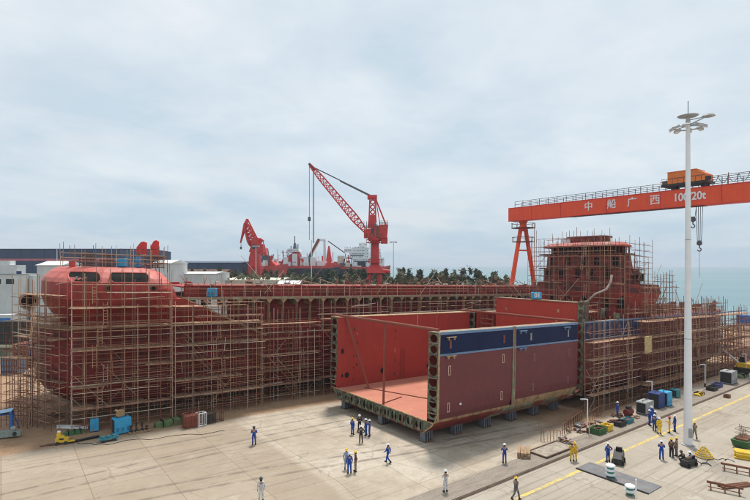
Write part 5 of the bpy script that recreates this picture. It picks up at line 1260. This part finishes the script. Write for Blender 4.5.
person(671.5, 457, 'stand', 'brown', 'yellow', -60, 'person in brown with yellow helmet beside the mast foot, left of two', trousers='black', group=A1)
person(676.5, 456, 'hold', 'khaki', 'yellow', 40, 'person in khaki with yellow helmet beside the mast foot, right of two', trousers='grey', group=A1)
person(694.5, 439, 'wide', 'khaki', 'yellow', 0, 'person in khaki standing just right of the white mast', group=A1)
person(683, 464.5, 'crouch', 'black', 'dark', 20, 'person in black crouching at the machines by the mast foot', group=A1)
person(692, 465, 'crouch', 'paleblue', 'white', 60, 'person in pale blue crouching at the machines by the mast foot', group=A1)
lp = lpos(33-LX+2.2-13.2, .9, 8.62)
person(0, 0, 'stand', 'navy', 'white', 40, 'person in dark blue standing in the open side passage of the left ship', group=A1, loc=tuple(lp))
person(0, 0, 'stand', 'blue', 'white', 0, 'person in blue climbing the scaffold at the round bow', group=A1, loc=(2.6, 64.9, plane(2.6)+7.35))

# ================================================================ YARD THINGS
def at(px, py, lab, nm, cat, rz=None, group=None): return thing(nm, lab, cat, gp(px, py), 0 if rz is None else rz, group)
YG = 'welding cabinets in the yard'
cabinet('cabinet', 'small bright blue cabinet with open dark side, left yard', 'cabinet', gp(94.5, 431), R(-8), .75, .8, 1.35, 'cyan', group=YG)
cabinet('cabinet', 'big bright blue cabinet with a cardboard box on top, left yard', 'cabinet', gp(121.5, 433), R(8), 1.6, 1.0, 1.65, 'cyan', group=YG)
x, y, z = gp(121.5, 433); t = thing('cardboard_box', 'open brown cardboard box tilted on top of the big blue cabinet', 'box', (x-.1, y, z+1.80), R(30)); t.scale = (.8,)*3
MB().cbox((0, 0, .35), (.8, .6, .7), rx=R(12)).build('carton', K['cardboard'], t)
for s in (-1, 1): MB().cbox((s*.52, 0, .78), (.3, .6, .02), rx=R(12), ry=R(30*s)).build('flap', K['cardboard'], t)
cabinet('cabinet', 'grey white cabinet on the earth strip before the right scaffold', 'cabinet', gp(645, 413), 0, 2.0, 1.2, 1.5, 'grey', group=YG)
cabinet('cabinet', 'dark blue cabinet next to the light blue one beside the rail', 'cabinet', gp(656.5, 407), 0, 1.6, 1.3, 1.9, 'navy', group=YG)
cabinet('cabinet', 'light blue cabinet right of the dark blue one beside the rail', 'cabinet', gp(664.5, 405), 0, 1.3, 1.3, 1.8, 'cyan', group=YG)
cabinet('cabinet', 'small teal cabinet left of the white mast', 'cabinet', gp(675, 397), 0, 1.1, .9, 1.1, 'teal', group=YG)
cabinet('cabinet', 'white cabinet on dark skids near the sea end of the scaffold', 'cabinet', gp(728.5, 383), 0, 2.2, 1.6, 1.9, 'grey', group=YG)
# yellow machine
t = at(62, 444, 'yellow wheeled pump machine standing at the left of the yard', 'pump_machine', 'machine', R(-15)); t.scale = (.72,)*3
MB().profile([(-.75, .3), (.75, .3), (.75, .75), (.3, .85), (.2, 1.1), (-.5, 1.1), (-.75, .8)], -.35, .35).build('body', K['yellow'], t)
MB().cbox((-.35, 0, 1.35), (.45, .45, .5)).build('engine', K['yellow'], t); MB().cbox((0, -.37, .75), (.5, .05, .2)).build('panel', K['darkgrey'], t)
MB().lathe((-.35, 0, 1.6), [(.2, 0), (.22, .1), (.1, .2)], 10).build('cap', K['white'], t)
for sx in (-.5, .5):
    for sy in (-.42, .42): MB().tube((sx, sy-.06, .22), (sx, sy+.06, .22), .22, 12).build('wheel', K['darkgrey'], t)
MB().box(.7, 1.5, -.3, .3, .25, .33).build('tray', K['yellow'], t); rod(t, 'tow_bar', (-.7, 0, .3), (-1.9, 0, .12), .04, 'brown')
# long steel bars, beam
for lab, pa, pb, w, h, mt in (('long white steel beam lying behind the yellow pump machine', (57, 428), (88, 429.5), .3, .3, 'white'), ('dark steel bars lying before the small blue cabinet', (70, 443), (99, 437.5), .35, .14, 'darkgrey'),
        ('thin dark steel bar lying at the left behind the yellow machine', (40, 447), (58, 445), .12, .1, 'brown'), ('rusty steel channel lying behind the small blue cabinet', (70, 424), (84, 423), .25, .22, 'rust')):
    a = Vector(gp(*pa)); b = Vector(gp(*pb)); L = (b-a).length; t = thing('steel_beam', lab, 'beam', a, math.atan2(b.y-a.y, b.x-a.x), 'steel lying in the left yard')
    MB().box(0, L, -w/2, w/2, .0, .03).build('lower_flange', K[mt], t); MB().box(0, L, -.03, .03, .03, h-.03).build('web', K[mt], t); MB().box(0, L, -w/2, w/2, h-.03, h).build('upper_flange', K[mt], t)
def heap(lab, px, py, L, w, h, mt, rz, nm='covered_heap', cat='heap', seed=1, straps=True):
    rnd = random.Random(seed); t = at(px, py, lab, nm, cat, rz, 'covered heaps in the yard'); rings = []
    for i in range(9):
        u = i/8; k = .75+.25*math.sin(math.pi*u)**.5; hh = h*k*rnd.uniform(.85, 1.05); ww = w/2*k
        rings.append([(L*(u-.5), -ww, 0), (L*(u-.5), -ww*.85, hh*.7), (L*(u-.5), -ww*.3, hh), (L*(u-.5), ww*.4, hh*.95), (L*(u-.5), ww*.9, hh*.6), (L*(u-.5), ww, 0)])
    MB().loft(rings).build('cover', K[mt], t)
    if straps:
        for u in (-.28, .02, .3): MB().cbox((L*u, 0, h*.5), (.06, w*.96, h*1.0)).build('strap', K['dark'], t)
    MB().box(-L*.52, L*.52, -w*.4, w*.4, -.02, .07).build('pallet', K['wood'], t); return t
heap('green covered heap behind the yellow pump machine', 74, 434, 1.8, .9, .45, 'grass', R(0), seed=1)
heap('long olive covered stack at the dirt edge, left yard', 171, 425, 3.4, 1.1, .75, 'olive', R(5), seed=2)
heap('green flat covered heap near the small excavator at the right', 741, 377, 3.2, 1.6, .7, 'olive', R(0), seed=3)
heap('yellow green flat heap right of the mast foot before the scaffold', 699, 395, 1.8, 1.0, .4, 'yellow', R(0), seed=4)
# teal low trolley
t = at(108.5, 441, 'low teal flat trolley lying in front of the blue cabinets', 'trolley', 'trolley', R(3)); t.scale = (.85,)*3
MB().profile([(-.95, .25), (.95, .25), (1.05, .5), (-1.1, .42)], -.4, .4).build('bed', K['teal'], t)
for k in range(3): MB().cbox((-.6+k*.6, 0, .56), (.4, .5, .16)).build('block', K['teal'], t)
for sx in (-.6, .6):
    for sy in (-.4, .4): MB().tube((sx, sy-.05, .15), (sx, sy+.05, .15), .15, 10).build('wheel', K['darkgrey'], t)
# pallet with valves
t = at(138.5, 432, 'wooden pallet carrying dark valve parts beside the big blue cabinet', 'pallet', 'pallet', R(3))
for k in range(3): MB().box(-1, 1, -.5+k*.45, -.4+k*.45, 0, .12).build('runner', K['wood'], t)
for k in range(6): MB().box(-1+k*.36, -.76+k*.36, -.55, .55, .12, .16).build('board', K['wood'], t)
for k, (x, h) in enumerate(((-.7, .6), (-.2, .8), (.35, .75), (.8, .35))):
    u = thing('valve', ('leftmost', 'second', 'third', 'rightmost')[k]+' dark valve part standing on the wooden pallet', 'valve', tuple(Vector(t.location)+Vector((x, 0, .165))), 0, 'valves on the pallet')
    MB().lathe((0, 0, 0), [(.2, 0), (.2, .05), (.09, .1), (.09, h-.1), (.16, h-.05), (.16, h)], 12).build('body', K['darkgrey'], u); MB().tube((0, -.22, h*.5), (0, .22, h*.5), .1, 10).build('flange', K['rust'], u)
# cages, racks
def cage(lab, px, py, w, d, h, mt, nx=4, rz=0, fill=None, group='crates and racks at the dirt edge'):
    t = at(px, py, lab, 'cage', 'cage', rz, group)
    for x in (-w/2, w/2):
        for y in (-d/2, d/2): rod(t, 'post', (x, y, 0), (x, y, h), .045, mt)
    for z in (.08, h): 
        mb = MB(); mb.path([(-w/2, -d/2, z), (w/2, -d/2, z), (w/2, d/2, z), (-w/2, d/2, z), (-w/2, -d/2, z)], .04, 5); mb.build('frame_rail', K[mt], t)
    for y in (-d/2, d/2):
        for i in range(nx): x = -w/2+w*(i+.5)/nx; rod(t, 'bar', (x, y, .08), (x, y, h), .025, mt)
    if fill: MB().box(-w/2+.08, w/2-.08, -d/2+.06, d/2-.06, .05, h*.85).build('contents', K[fill], t)
    return t
cage('dark red barred cage at the dirt edge of the left yard', 190.5, 427, 1.5, .9, 1.5, 'pipe', 5, R(4), 'pipe')
cage('white barred rack right of the dark red cage', 201, 425.5, .9, .7, 1.4, 'white', 3, R(4))
cage('rusty rack of rings right of the white rack', 209.5, 423, 1.2, .7, 1.2, 'brown', 3, R(4), 'darkgrey')
cage('narrow rusty rack at the right end of the row at the dirt edge', 218.5, 421, .9, .6, 1.2, 'rust', 2, R(4))
# blue frame machine at far left
t = at(3, 436, 'blue frame with pale sloping top over grey machinery at the left edge', 'canopy_frame', 'canopy', R(-12)); t.scale = (.62, .62, .72)
MB().profile([(-2.2, 3.1), (1.3, 3.45), (1.3, 3.6), (-2.2, 3.3)], -.8, .8).build('top_panel', M('pale_blue_panel', (.38, .58, .78), .6), t)
for x, y in ((1.15, -.7), (1.15, .7), (-2.0, -.7), (-2.0, .7)): MB().cbox((x, y, 1.7), (.3, .2, 3.4)).build('leg', K['blue'] if x < 0 else M('frame_blue', (.04, .14, .38), .5), t)
MB().box(-2.1, 1.3, -.85, .85, 3.0, 3.12).build('top_frame', K['navy'], t)
MB().profile([(-2.2, .2), (2.6, .2), (2.8, .7), (1.4, 1.0), (-1.4, 1.0), (-2.2, .8)], -1.9, -.95).build('machine_bed', M('pale_grey_green', (.25, .30, .27), .7), t)
MB().tube((1.9, -1.95, .55), (1.9, -.9, .55), .3, 12).build('wheel', K['darkgrey'], t); MB().lathe((1.6, -1.3, 1.0), [(.35, 0), (.4, .3), (.2, .5)], 12).build('drum', K['grey'], t)
rod(t, 'strut', (1.3, 0, 3.2), (2.3, -.5, .9), .08, 'navy')
# crates by the right rail
def crate(lab, px, py, w, d, h, mt, rz=0, nm='crate', cat='crate'):
    t = at(px, py, lab, nm, cat, rz, 'crates beside the rail'); mb = MB(); e = .06
    mb.box(-w/2, w/2, -d/2, d/2, 0, .06); mb.box(-w/2, w/2, -d/2, -d/2+e, .06, h); mb.box(-w/2, w/2, d/2-e, d/2, .06, h); mb.box(-w/2, -w/2+e, -d/2+e, d/2-e, .06, h); mb.box(w/2-e, w/2, -d/2+e, d/2-e, .06, h)
    mb.build('box', K[mt], t)
    mb = MB(); mb.path([(-w/2, -d/2, h), (w/2, -d/2, h), (w/2, d/2, h), (-w/2, d/2, h), (-w/2, -d/2, h)], .045, 5); mb.build('rim', K[mt], t)
    rnd = random.Random(int(px)); 
    mb = MB()
    for k in range(5): mb.cbox((rnd.uniform(-w*.3, w*.3), rnd.uniform(-d*.25, d*.25), h*.6), (rnd.uniform(.1, w*.4), rnd.uniform(.1, .3), h*.6), rnd.random()*3)
    mb.build('scrap', K['rust'] if mt != 'yellow' else K['yellow'], t); return t
crate('green open crate with scrap at the short lamp post', 598, 433, 1.5, 1.1, .6, 'grass', R(0))
crate('yellow open crate right of the green crate', 606.5, 430, 1.0, .9, .6, 'yellow', R(0))
crate('black open crate before the right scaffold', 620, 425.5, 1.3, .8, .5, 'darkgrey')
crate('blue open crate right of the black one before the scaffold', 628, 422.5, 1.4, .7, .45, 'teal')
crate('dark open crate beside the short lamp post right of the mast', 712, 390, 1.6, 1.0, .5, 'darkgrey')
crate('blue open crate farther along from the dark one, right of the mast', 717, 387, 1.8, .9, .5, 'navy')
crate('rusty low crate lying on the road right of the mast', 727, 397.5, .9, .6, .35, 'rust')
t = at(628.5, 416, 'dark red compressor machine before the right scaffold', 'compressor', 'machine', 0)
MB().tube((-.6, 0, .5), (.6, 0, .5), .38, 14).build('tank', M('dark_red', (.16, .03, .025), .5), t); MB().cbox((0, 0, 1.0), (.6, .45, .35)).build('motor', K['darkgrey'], t)
for s in (-.4, .4): MB().cbox((s, 0, .1), (.1, .6, .2)).build('foot', K['darkgrey'], t)
t = at(618.5, 463, 'small black wheeled machine on the road beside a blue worker', 'machine', 'machine', R(20))
MB().profile([(-.8, .2), (.75, .2), (.75, .7), (.45, 1.1), (.1, 1.0), (-.8, .6)], -.4, .4).build('body', K['darkgrey'], t)
MB().cbox((.35, 0, 1.15), (.35, .5, .3)).build('engine', K['dark'], t); rod(t, 'handle', (-.3, -.35, .8), (-.9, -.35, 1.0), .03, 'brown')
for sx in (-.5, .5):
    for sy in (-.44, .44): MB().tube((sx, sy-.05, .2), (sx, sy+.05, .2), .2, 12).build('wheel', K['dark'], t)
# steel plates, tubs, post
a = Vector(gp(596, 466)); b = Vector(gp(655, 494)); t = thing('steel_plate', 'long dark grey steel plate lying on the road before the tubs', 'plate', ((a+b)/2+Vector((0, 0, .01))), -math.pi/2)
MB().box(-3.6, 2.6, -1.1, 1.0, 0, .05).build('plate', K['steelplate'], t); MB().box(-3.6, 2.6, -1.3, -1.2, 0, .09).build('edge_bar', K['darkgrey'], t)
def tubs(lab, px, py, n):
    t = at(px, py, lab, 'tub_stack', 'tubs', 0, 'white and green tub stacks')
    for k in range(n):
        z = .07+k*.36; MB().lathe((0, 0, z), [(.24, 0), (.36, .2)], 14).build('tub', M('tub_green', (.05, .22, .17), .5) if k == 0 else bpy.data.materials['tub_green'], t); MB().lathe((0, 0, z+.2), [(.39, 0), (.39, .1), (.30, .16)], 14).build('lid', K['white'], t)
tubs('stack of three white and green tubs on the grey steel plate', 610.5, 478, 3)
tubs('white and green tub stack at the bottom edge beside a thin white post', 630, 495, 2)
t = at(636, 503, 'thin white post at the bottom edge of the road', 'post', 'post', 0); MB().tube((0, 0, 0), (0, 0, 1.8), .06, 8).build('pole', K['white'], t); MB().cbox((0, 0, .03), (.4, .4, .06)).build('foot', K['grey'], t)
# wooden pit cover, rebar fences, timber
t = at(552, 450, 'flat framed pit cover of boards beside the rail strip', 'pit_cover', 'cover', 0)
MB().box(-2.3, 2.3, -.95, .95, .03, .10).build('boards', M('pit_boards', (.34, .29, .23), .9, .3, 2), t)
for y in (-1.0, 1.0): MB().box(-2.4, 2.4, y-.07, y+.07, 0, .16).build('edge_bar', K['brown'], t)
for x in (-2.35, 2.35): MB().box(x-.07, x+.07, -.93, .93, 0, .155).build('edge_bar', K['brown'], t)
t = at(524, 455, 'low stack of brown timber planks left of the pit cover', 'timber_stack', 'timber', R(35))
for k in range(3):
    for j in range(4): MB().cbox((random.uniform(-.1, .1), -.45+j*.3, .09+k*.17), (1.9, .26, .15)).build('plank', K['wood'], t)
def fence(lab, a, b, h, mt, n):
    a = Vector(gp(*a)); b = Vector(gp(*b)); L = (b-a).length; t = thing('rebar_fence', lab, 'fence', a, math.atan2(b.y-a.y, b.x-a.x), 'rusty fences at the pit')
    for i in range(n+1): rod(t, 'post', (L*i/n, 0, 0), (L*i/n+random.uniform(-.08, .08), random.uniform(-.08, .08), h*random.uniform(.85, 1.1)), .035, mt)
    for z in (.45, .95): rod(t, 'rail', (0, 0, h*z), (L, 0, h*z), .03, mt)
fence('rusty fence around the pit, long run towards the lamp post', (562, 436), (582, 421), 1.25, 'rust', 9)
fence('rusty fence around the pit, parallel run behind', (566, 430), (584, 417), 1.1, 'rust', 8)
fence('tan tube fence behind the pit cover', (541, 441), (560, 441.5), 1.2, 'tube', 6)
fence('short rusty fence run right of the lamp post', (590, 421), (602, 414), 1.1, 'rust', 6)
random.seed(41)
for i in range(16):
    px = random.uniform(560, 640); py = 447-(px-545)*.33+random.uniform(-9, 3); t = at(px, py, 'loose rusty scrap lying on the earth between scaffold and rail', 'scrap_heap', 'scrap', random.random()*3, 'loose scrap by the rail')
    for k in range(4): MB().cbox((random.uniform(-.5, .5), random.uniform(-.3, .3), .08+.05*k), (random.uniform(.3, 1.0), random.uniform(.05, .3), random.uniform(.06, .2)), random.random()*3).build('piece', K[random.choice(['rust', 'brown', 'wood', 'grey', 'pipe'])], t)
for i in range(22):
    px = random.uniform(40, 330); y0 = 418-(px-30)*.085; t = at(px, y0+random.uniform(-5, 3), 'loose timber and scrap lying in the dirt along the left ship', 'scrap_heap', 'scrap', random.random()*3, 'loose scrap along the left ship')
    for k in range(4): MB().cbox((random.uniform(-.6, .6), random.uniform(-.4, .4), .08+.06*k), (random.uniform(.3, 1.5), random.uniform(.06, .3), random.uniform(.06, .2)), random.random()*3).build('piece', K[random.choice(['rust', 'brown', 'wood', 'darkgrey', 'pipe'])], t)
for i_, (pts, lab) in enumerate((([(70, 440), (95, 446), (130, 441), (180, 436), (230, 431)], 'thin black cable lying across the left yard before the cabinets'), ([(700, 463), (720, 459), (736, 462)], 'dark hose lying from the engine machine towards the yellow pipes'))):
    P_ = [Vector(gp(*p))+Vector((0, 0, .03)) for p in pts]; o_ = P_[0].copy(); F_ = []
    for a_, b_ in zip(P_, P_[1:]):
        for q in range(8): u = q/8; F_.append(a_.lerp(b_, u)-o_+Vector((.25*math.sin(q*1.3+i_), .25*math.cos(q*.9+i_*2), 0)))
    tag(MB().path(F_, .022, 5).build('cable', K['dark'], loc=o_), lab, 'cable', 'cables on the ground')
# tarp on the right scaffold
x_, y_ = pd(648, 68); X_ = 32.2
k_ = (648-375)/500; xw = 32.2*(.599+.8007*k_)/(.8007-.599*k_)
mb = MB(); mb.loft([[(-.9+.06*math.sin(j), -.03, 2.2-j*.45), (-.3, -.15-.05*math.cos(j), 2.2-j*.45), (.3, -.02, 2.2-j*.45), (.85+.08*math.cos(j*2), -.12, 2.2-j*.45), (.85, .0, 2.2-j*.45), (-.9, .05, 2.2-j*.45)] for j in range(6)]); o_ = mb.build('tarpaulin', M('tan_tarp', (.46, .34, .16), .9, .3, 2), loc=(xw, 32.2, CH-(345-265)/500*(.599*xw+.8007*32.2)-1)); tag(o_, 'tan tarpaulin hanging on the right scaffold left of the tall mast', 'tarpaulin')
# clutter at the mast foot and right edge
t = at(689, 466, 'dark engine machine with hoses at the foot of the white mast', 'engine_machine', 'machine', R(-10)); t.scale = (.75,)*3
MB().cbox((0, 0, .5), (1.9, .8, .6)).build('body', K['darkgrey'], t); MB().tube((-.6, 0, .95), (.3, 0, .95), .2, 10).build('cylinder', K['brown'], t); MB().cbox((.6, 0, .95), (.4, .5, .4)).build('engine', K['dark'], t)
for sx in (-.7, .7):
    for sy in (-.45, .45): MB().tube((sx, sy-.06, .25), (sx, sy+.06, .25), .25, 12).build('wheel', K['dark'], t)
mb = MB(); mb.path([(.9, -.3, .6), (1.4, -.5, .3), (1.9, -.3, .05), (2.6, -.8, .05), (2.2, -1.3, .05)], .05, 6); mb.build('hose', K['dark'], t)
def coilcage(lab, px, py):
    t = at(px, py, lab, 'wire_cage', 'wire cage', R(20), 'yellow wire cages')
    mb = MB()
    for k in range(5):
        z = .12+k*.16; r = .75-.12*k; mb.path([(r*math.cos(2*math.pi*i/12), r*math.sin(2*math.pi*i/12), z) for i in range(13)], .04, 5)
    mb.build('coil', K['yellow'], t)
    for i in range(6): a = 2*math.pi*i/6; rod(t, 'stay', (.78*math.cos(a), .78*math.sin(a), .03), (.1*math.cos(a), .1*math.sin(a), .95), .035, 'yellow')
coilcage('yellow cone of wire coils right of the white mast foot', 704, 457)
def stackpipes(lab, px, py, n, rows, mt, L, rz, r=.09):
    t = at(px, py, lab, 'pipe_stack', 'pipes', rz, 'stacks at the right edge')
    for k in range(rows):
        for i in range(n-k%2): rod(t, 'pipe', (-L/2+random.uniform(-.1, .1), (i-n/2+(k % 2)*.5)*2.1*r, r+k*r*1.8), (L/2+random.uniform(-.1, .1), (i-n/2+(k % 2)*.5)*2.1*r, r+k*r*1.8), r, mt, 8)
    return t
stackpipes('stack of yellow pipes at the right edge of the road', 746, 458, 7, 4, 'yellow', 1.7, R(-70), .09)
cr = at(744, 446, 'green skip with rusty wire sticking up at the right edge', 'skip', 'skip', R(0)); cr.scale = (.75,)*3
MB().loft([[(-1.4, -.8, .1), (1.4, -.8, .1), (1.4, .8, .1), (-1.4, .8, .1)], [(-1.7, -1, 1.0), (1.7, -1, 1.0), (1.7, 1, 1.0), (-1.7, 1, 1.0)]]).build('bin', K['grass'], cr)
MB().box(-1.3, 1.3, -.7, .7, 1.0, 1.2).build('scrap', K['rust'], cr)
for k in range(2):
    mb = MB(); mb.path([(-.8+k*1.3+.75*math.cos(R(a)), .75*math.sin(R(a)), 1.2+a/360*.5) for a in range(0, 1080, 30)], .025, 4); mb.build('wire_coil', K['brown'], cr)
for k in range(4): rod(cr, 'bar', (-1+k*.6, 0, 1.1), (-1+k*.65, .2, 3.1-.3*k), .03, 'brown')
def trestle(lab, pa, pb, h=.75):
    a = Vector(gp(*pa)); b = Vector(gp(*pb)); L = (b-a).length; t = thing('trestle', lab, 'trestle', a, math.atan2(b.y-a.y, b.x-a.x), 'rusty trestles at the lower right')
    MB().box(-.1, L+.1, -.07, .07, h, h+.16).build('top_beam', K['rust'], t)
    for u in (.08, .5, .92):
        for s in (-1, 1): rod(t, 'leg', (L*u, s*.35, 0), (L*u, 0, h), .045, 'rust')
    rod(t, 'stretcher', (0, 0, .2), (L, 0, .2), .035, 'rust')
trestle('rusty trestle at the lower right, lower of two', (708, 489), (742, 496), .5)
trestle('rusty trestle at the lower right, nearest the yellow pipes', (722, 470), (752, 476), .5)
stackpipes('pile of rusty tubes on the ground at the lower right', 735, 486, 4, 1, 'rust', 2.8, R(-25), .08)
# small excavator far right and blue container
t = at(745, 371, 'small yellow excavator with pale boom at the right edge', 'excavator', 'excavator', R(90))
for y in (-.8, .8): MB().profile([(-1.3, .1), (-1.1, 0), (1.1, 0), (1.3, .1), (1.3, .5), (1.1, .62), (-1.1, .62), (-1.3, .5)], y-.22, y+.22).build('track', K['darkgrey'], t)
MB().cbox((0, 0, 1.0), (2.0, 1.5, .75)).build('body', K['yellow'], t); MB().profile([(0, 1.4), (.9, 1.4), (.8, 2.3), (.1, 2.3)], -.7, 0).build('cab', K['glass'], t)
mb = MB(); mb.tube((.8, .2, 1.3), (3.2, .2, 3.2), .16, 6); mb.tube((3.2, .2, 3.2), (3.7, .2, 7.0), .12, 6); mb.build('boom', K['offwhite'], t)
MB().cbox((3.7, .2, 7.0), (.5, .5, .35)).build('head', K['yellow'], t)
x, y, z = gp(750, 331); x, y = pd(751, 138)
t = thing('shipping_container', 'bright blue container on the quay at the right edge', 'container', (x, y, 0), CAMROT)
cbm = M('container_blue', (.03, .13, .42), .5)
mb = MB(); mb.box(-3.1, 3.1, -1.25, 1.25, 1.3, 4.0); mb.build('body', cbm, t)
for k in range(14): MB().box(-3.0+k*.44, -2.8+k*.44, -1.30, -1.26, 1.45, 3.85).build('rib', cbm, t)
mb = MB(); mb.box(-3.2, 3.2, -1.4, 1.4, 4.0, 4.15); mb.build('roof', cbm, t)
for s in (-2.8, 2.8):
    for q in (-1.1, 1.1): MB().box(s-.12, s+.12, q-.12, q+.12, 0, 1.3).build('leg', K['navy'], t)
# things at the far left behind the bow
def box_stack(lab, px, d, w, h, dep, mt, z=0.0, ribs=6, nm='crate_stack', cat='stack'):
    x, y = pd(px, d); t = thing(nm, lab, cat, (x, y, plane(x)+z), CAMROT, 'goods behind the bow at the left')
    MB().box(-w/2, w/2, 0, dep, 0, h).build('body', K[mt], t)
    for k in range(ribs+1): xx_ = -w/2+w*k/ribs; MB().box(xx_-.06, xx_+.06, -.07, -.005, 0, h).build('post', K['brown'], t)
    for k in range(3): MB().box(-w/2-.06, w/2+.06, -.10, -.071, h*(k+.5)/3-.06, h*(k+.5)/3+.06).build('rail', K['rust'], t)
box_stack('dark purple stack of steel racks before the white building', 18, 100, 8.5, 4.6, 3, 'darkgrey', 1.2)
box_stack('red steel frames stacked among the scaffold left of the bow', 24, 84, 3.4, 3.4, 2.5, 'pipe', .5)
box_stack('low pale blue cabinets behind the bow scaffold', 9, 78, 2.4, 2.6, 2, 'lightblue')
x, y = pd(4, 112); t = thing('truck', 'white truck with blue stripe parked at the left edge', 'truck', (x, y, plane(x)), CAMROT)
MB().box(-3, 1.5, 0, 2.4, 1.0, 7.4-1.5).build('cargo_box', K['offwhite'], t); MB().profile([(1.6, .9), (3.4, .9), (3.4, 2.0), (3.0, 3.2), (1.6, 3.2)], .1, 2.3).build('cab', K['white'], t); MB().box(-3, 1.5, -.03, -.005, 4.2, 5.2).build('stripe', M('stripe_blue', (.05, .20, .55), .5), t)
for xx_ in (-2, 2.5): MB().tube((xx_, -.05, .5), (xx_, .4, .5), .5, 14).build('wheel', K['dark'], t)
t = thing('vent_duct', 'brown round duct mouth hanging at the left of the bow', 'duct', tuple(lpos(-1.2, 8, 13.0)), CAMROT+.5)
MB().tube((0, -.9, 0), (0, 1.0, 0), 1.0, 18, r2=.8).build('drum', M('duct_tan', (.36, .27, .20), .8, .3), t); MB().tube((0, -.95, 0), (0, -.85, 0), .72, 18).build('mouth', K['dark'], t); rod(t, 'strut', (0, 0, -.9), (0, 0, -3.2), .06, 'tube')

# ================================================================ LIGHT, SKY, CAMERA
SUN = Vector((.30, .30, .90)).normalized()
el = math.asin(SUN.z); az = math.atan2(SUN.x, SUN.y)
w = bpy.data.worlds.new('World'); scene.world = w; w.use_nodes = True; nt = w.node_tree; nt.nodes.clear()
out = N(nt, 'ShaderNodeOutputWorld'); bg = N(nt, 'ShaderNodeBackground'); sky = N(nt, 'ShaderNodeTexSky', sky_type='NISHITA')
sky.sun_disc = False; sky.sun_elevation = el; sky.sun_rotation = az; sky.air_density = 1.0; sky.dust_density = 1.5
tc = N(nt, 'ShaderNodeTexCoord'); sp = N(nt, 'ShaderNodeSeparateXYZ'); nt.links.new(tc.outputs['Generated'], sp.inputs[0])
# cloud layer: project the direction onto a flat ceiling
def mth(op, a, b_=None):
    n = N(nt, 'ShaderNodeMath', operation=op)
    for i, v in enumerate((a, b_)):
        if v is None: continue
        if isinstance(v, bpy.types.NodeSocket): nt.links.new(v, n.inputs[i])
        else: n.inputs[i].default_value = v
    return n.outputs[0]
den = mth('ADD', mth('MAXIMUM', sp.outputs[2], 0), .14)
cv = N(nt, 'ShaderNodeCombineXYZ'); nt.links.new(mth('DIVIDE', sp.outputs[0], den), cv.inputs[0]); nt.links.new(mth('DIVIDE', sp.outputs[1], den), cv.inputs[1])
def cn(scale, detail, rough, dist=0, off=(0, 0, 0)):
    mp = N(nt, 'ShaderNodeMapping'); mp.inputs['Location'].default_value = off; mp.inputs['Rotation'].default_value = (0, 0, CAMROT); mp.inputs['Scale'].default_value = (.95, 1.0, 1); nt.links.new(cv.outputs[0], mp.inputs[0])
    n = N(nt, 'ShaderNodeTexNoise'); n.inputs['Scale'].default_value = scale; n.inputs['Detail'].default_value = detail; n.inputs['Roughness'].default_value = rough; n.inputs['Distortion'].default_value = dist
    nt.links.new(mp.outputs[0], n.inputs[0]); return n.outputs['Fac']
n1 = cn(.85, 8, .55, .3, (3.1, 1.2, 0)); n2 = cn(2.6, 8, .6, .2, (7, 2, 0))
f = mth('ADD', mth('MULTIPLY', n1, .72), mth('MULTIPLY', n2, .28))
SS = 12.0
cloud = mixc(nt, maprange(nt, f, .38, .62), (.535*SS, .64*SS, .715*SS), (.765*SS, .805*SS, .83*SS))
lowz = maprange(nt, sp.outputs[2], 0.0, .22)
lowc = mixc(nt, maprange(nt, f, .40, .66), (.41*SS, .54*SS, .66*SS), (.55*SS, .635*SS, .705*SS))
cloud = mixc(nt, lowz, lowc, cloud)
# small pale puffs low over the horizon
n3 = N(nt, 'ShaderNodeTexNoise'); mp = N(nt, 'ShaderNodeMapping'); mp.inputs['Scale'].default_value = (5, 5, 16); nt.links.new(tc.outputs['Generated'], mp.inputs[0]); nt.links.new(mp.outputs[0], n3.inputs[0]); n3.inputs['Scale'].default_value = 1; n3.inputs['Detail'].default_value = 6
band = mth('MULTIPLY', maprange(nt, sp.outputs[2], .03, .08), maprange(nt, sp.outputs[2], .36, .12))
cloud = mixc(nt, mth('MULTIPLY', band, maprange(nt, n3.outputs['Fac'], .54, .68, 0, .8)), cloud, (.66*SS, .70*SS, .73*SS))
c = mixc(nt, .86, sky.outputs[0], cloud)
nt.links.new(c, bg.inputs[0]); bg.inputs[1].default_value = .080; nt.links.new(bg.outputs[0], out.inputs[0])
sun = bpy.data.lights.new('sun', 'SUN'); sun.energy = 3.1; sun.angle = R(9); sun.color = (1, .955, .90)
so = bpy.data.objects.new('sun', sun); COL.objects.link(so); so.rotation_euler = (-SUN).to_track_quat('-Z', 'Y').to_euler(); so.location = (0, 0, 80)
cam = bpy.data.cameras.new('camera'); co = bpy.data.objects.new('camera', cam); COL.objects.link(co); scene.camera = co
co.location = (0, 0, CH); co.rotation_euler = (R(90), 0, CAMROT); cam.sensor_width = 36; cam.lens = 24.0; cam.shift_y = .02; cam.clip_end = 30000; cam.clip_start = .5
vs = scene.view_settings; vs.view_transform = 'Standard'; vs.look = 'None'; vs.gamma = 1; vs.use_curve_mapping = False; vs.exposure = .30

hz = bpy.data.materials.new('haze'); hz.use_nodes = True; nt = hz.node_tree; nt.nodes.clear()
ho = N(nt, 'ShaderNodeOutputMaterial'); hv = N(nt, 'ShaderNodeVolumePrincipled'); hv.inputs['Color'].default_value = (.80, .89, 1, 1); hv.inputs['Density'].default_value = .00020; hv.inputs['Anisotropy'].default_value = .2
nt.links.new(hv.outputs[0], ho.inputs['Volume'])
h_ = MB().box(-5100, 6100, -2100, 7100, -10, 70).build('haze', hz); h_['kind'] = 'stuff'; h_['label'] = 'thin pale sea haze over the whole yard and the water'; h_['category'] = 'haze'

scene.cycles.filter_width = 1.15
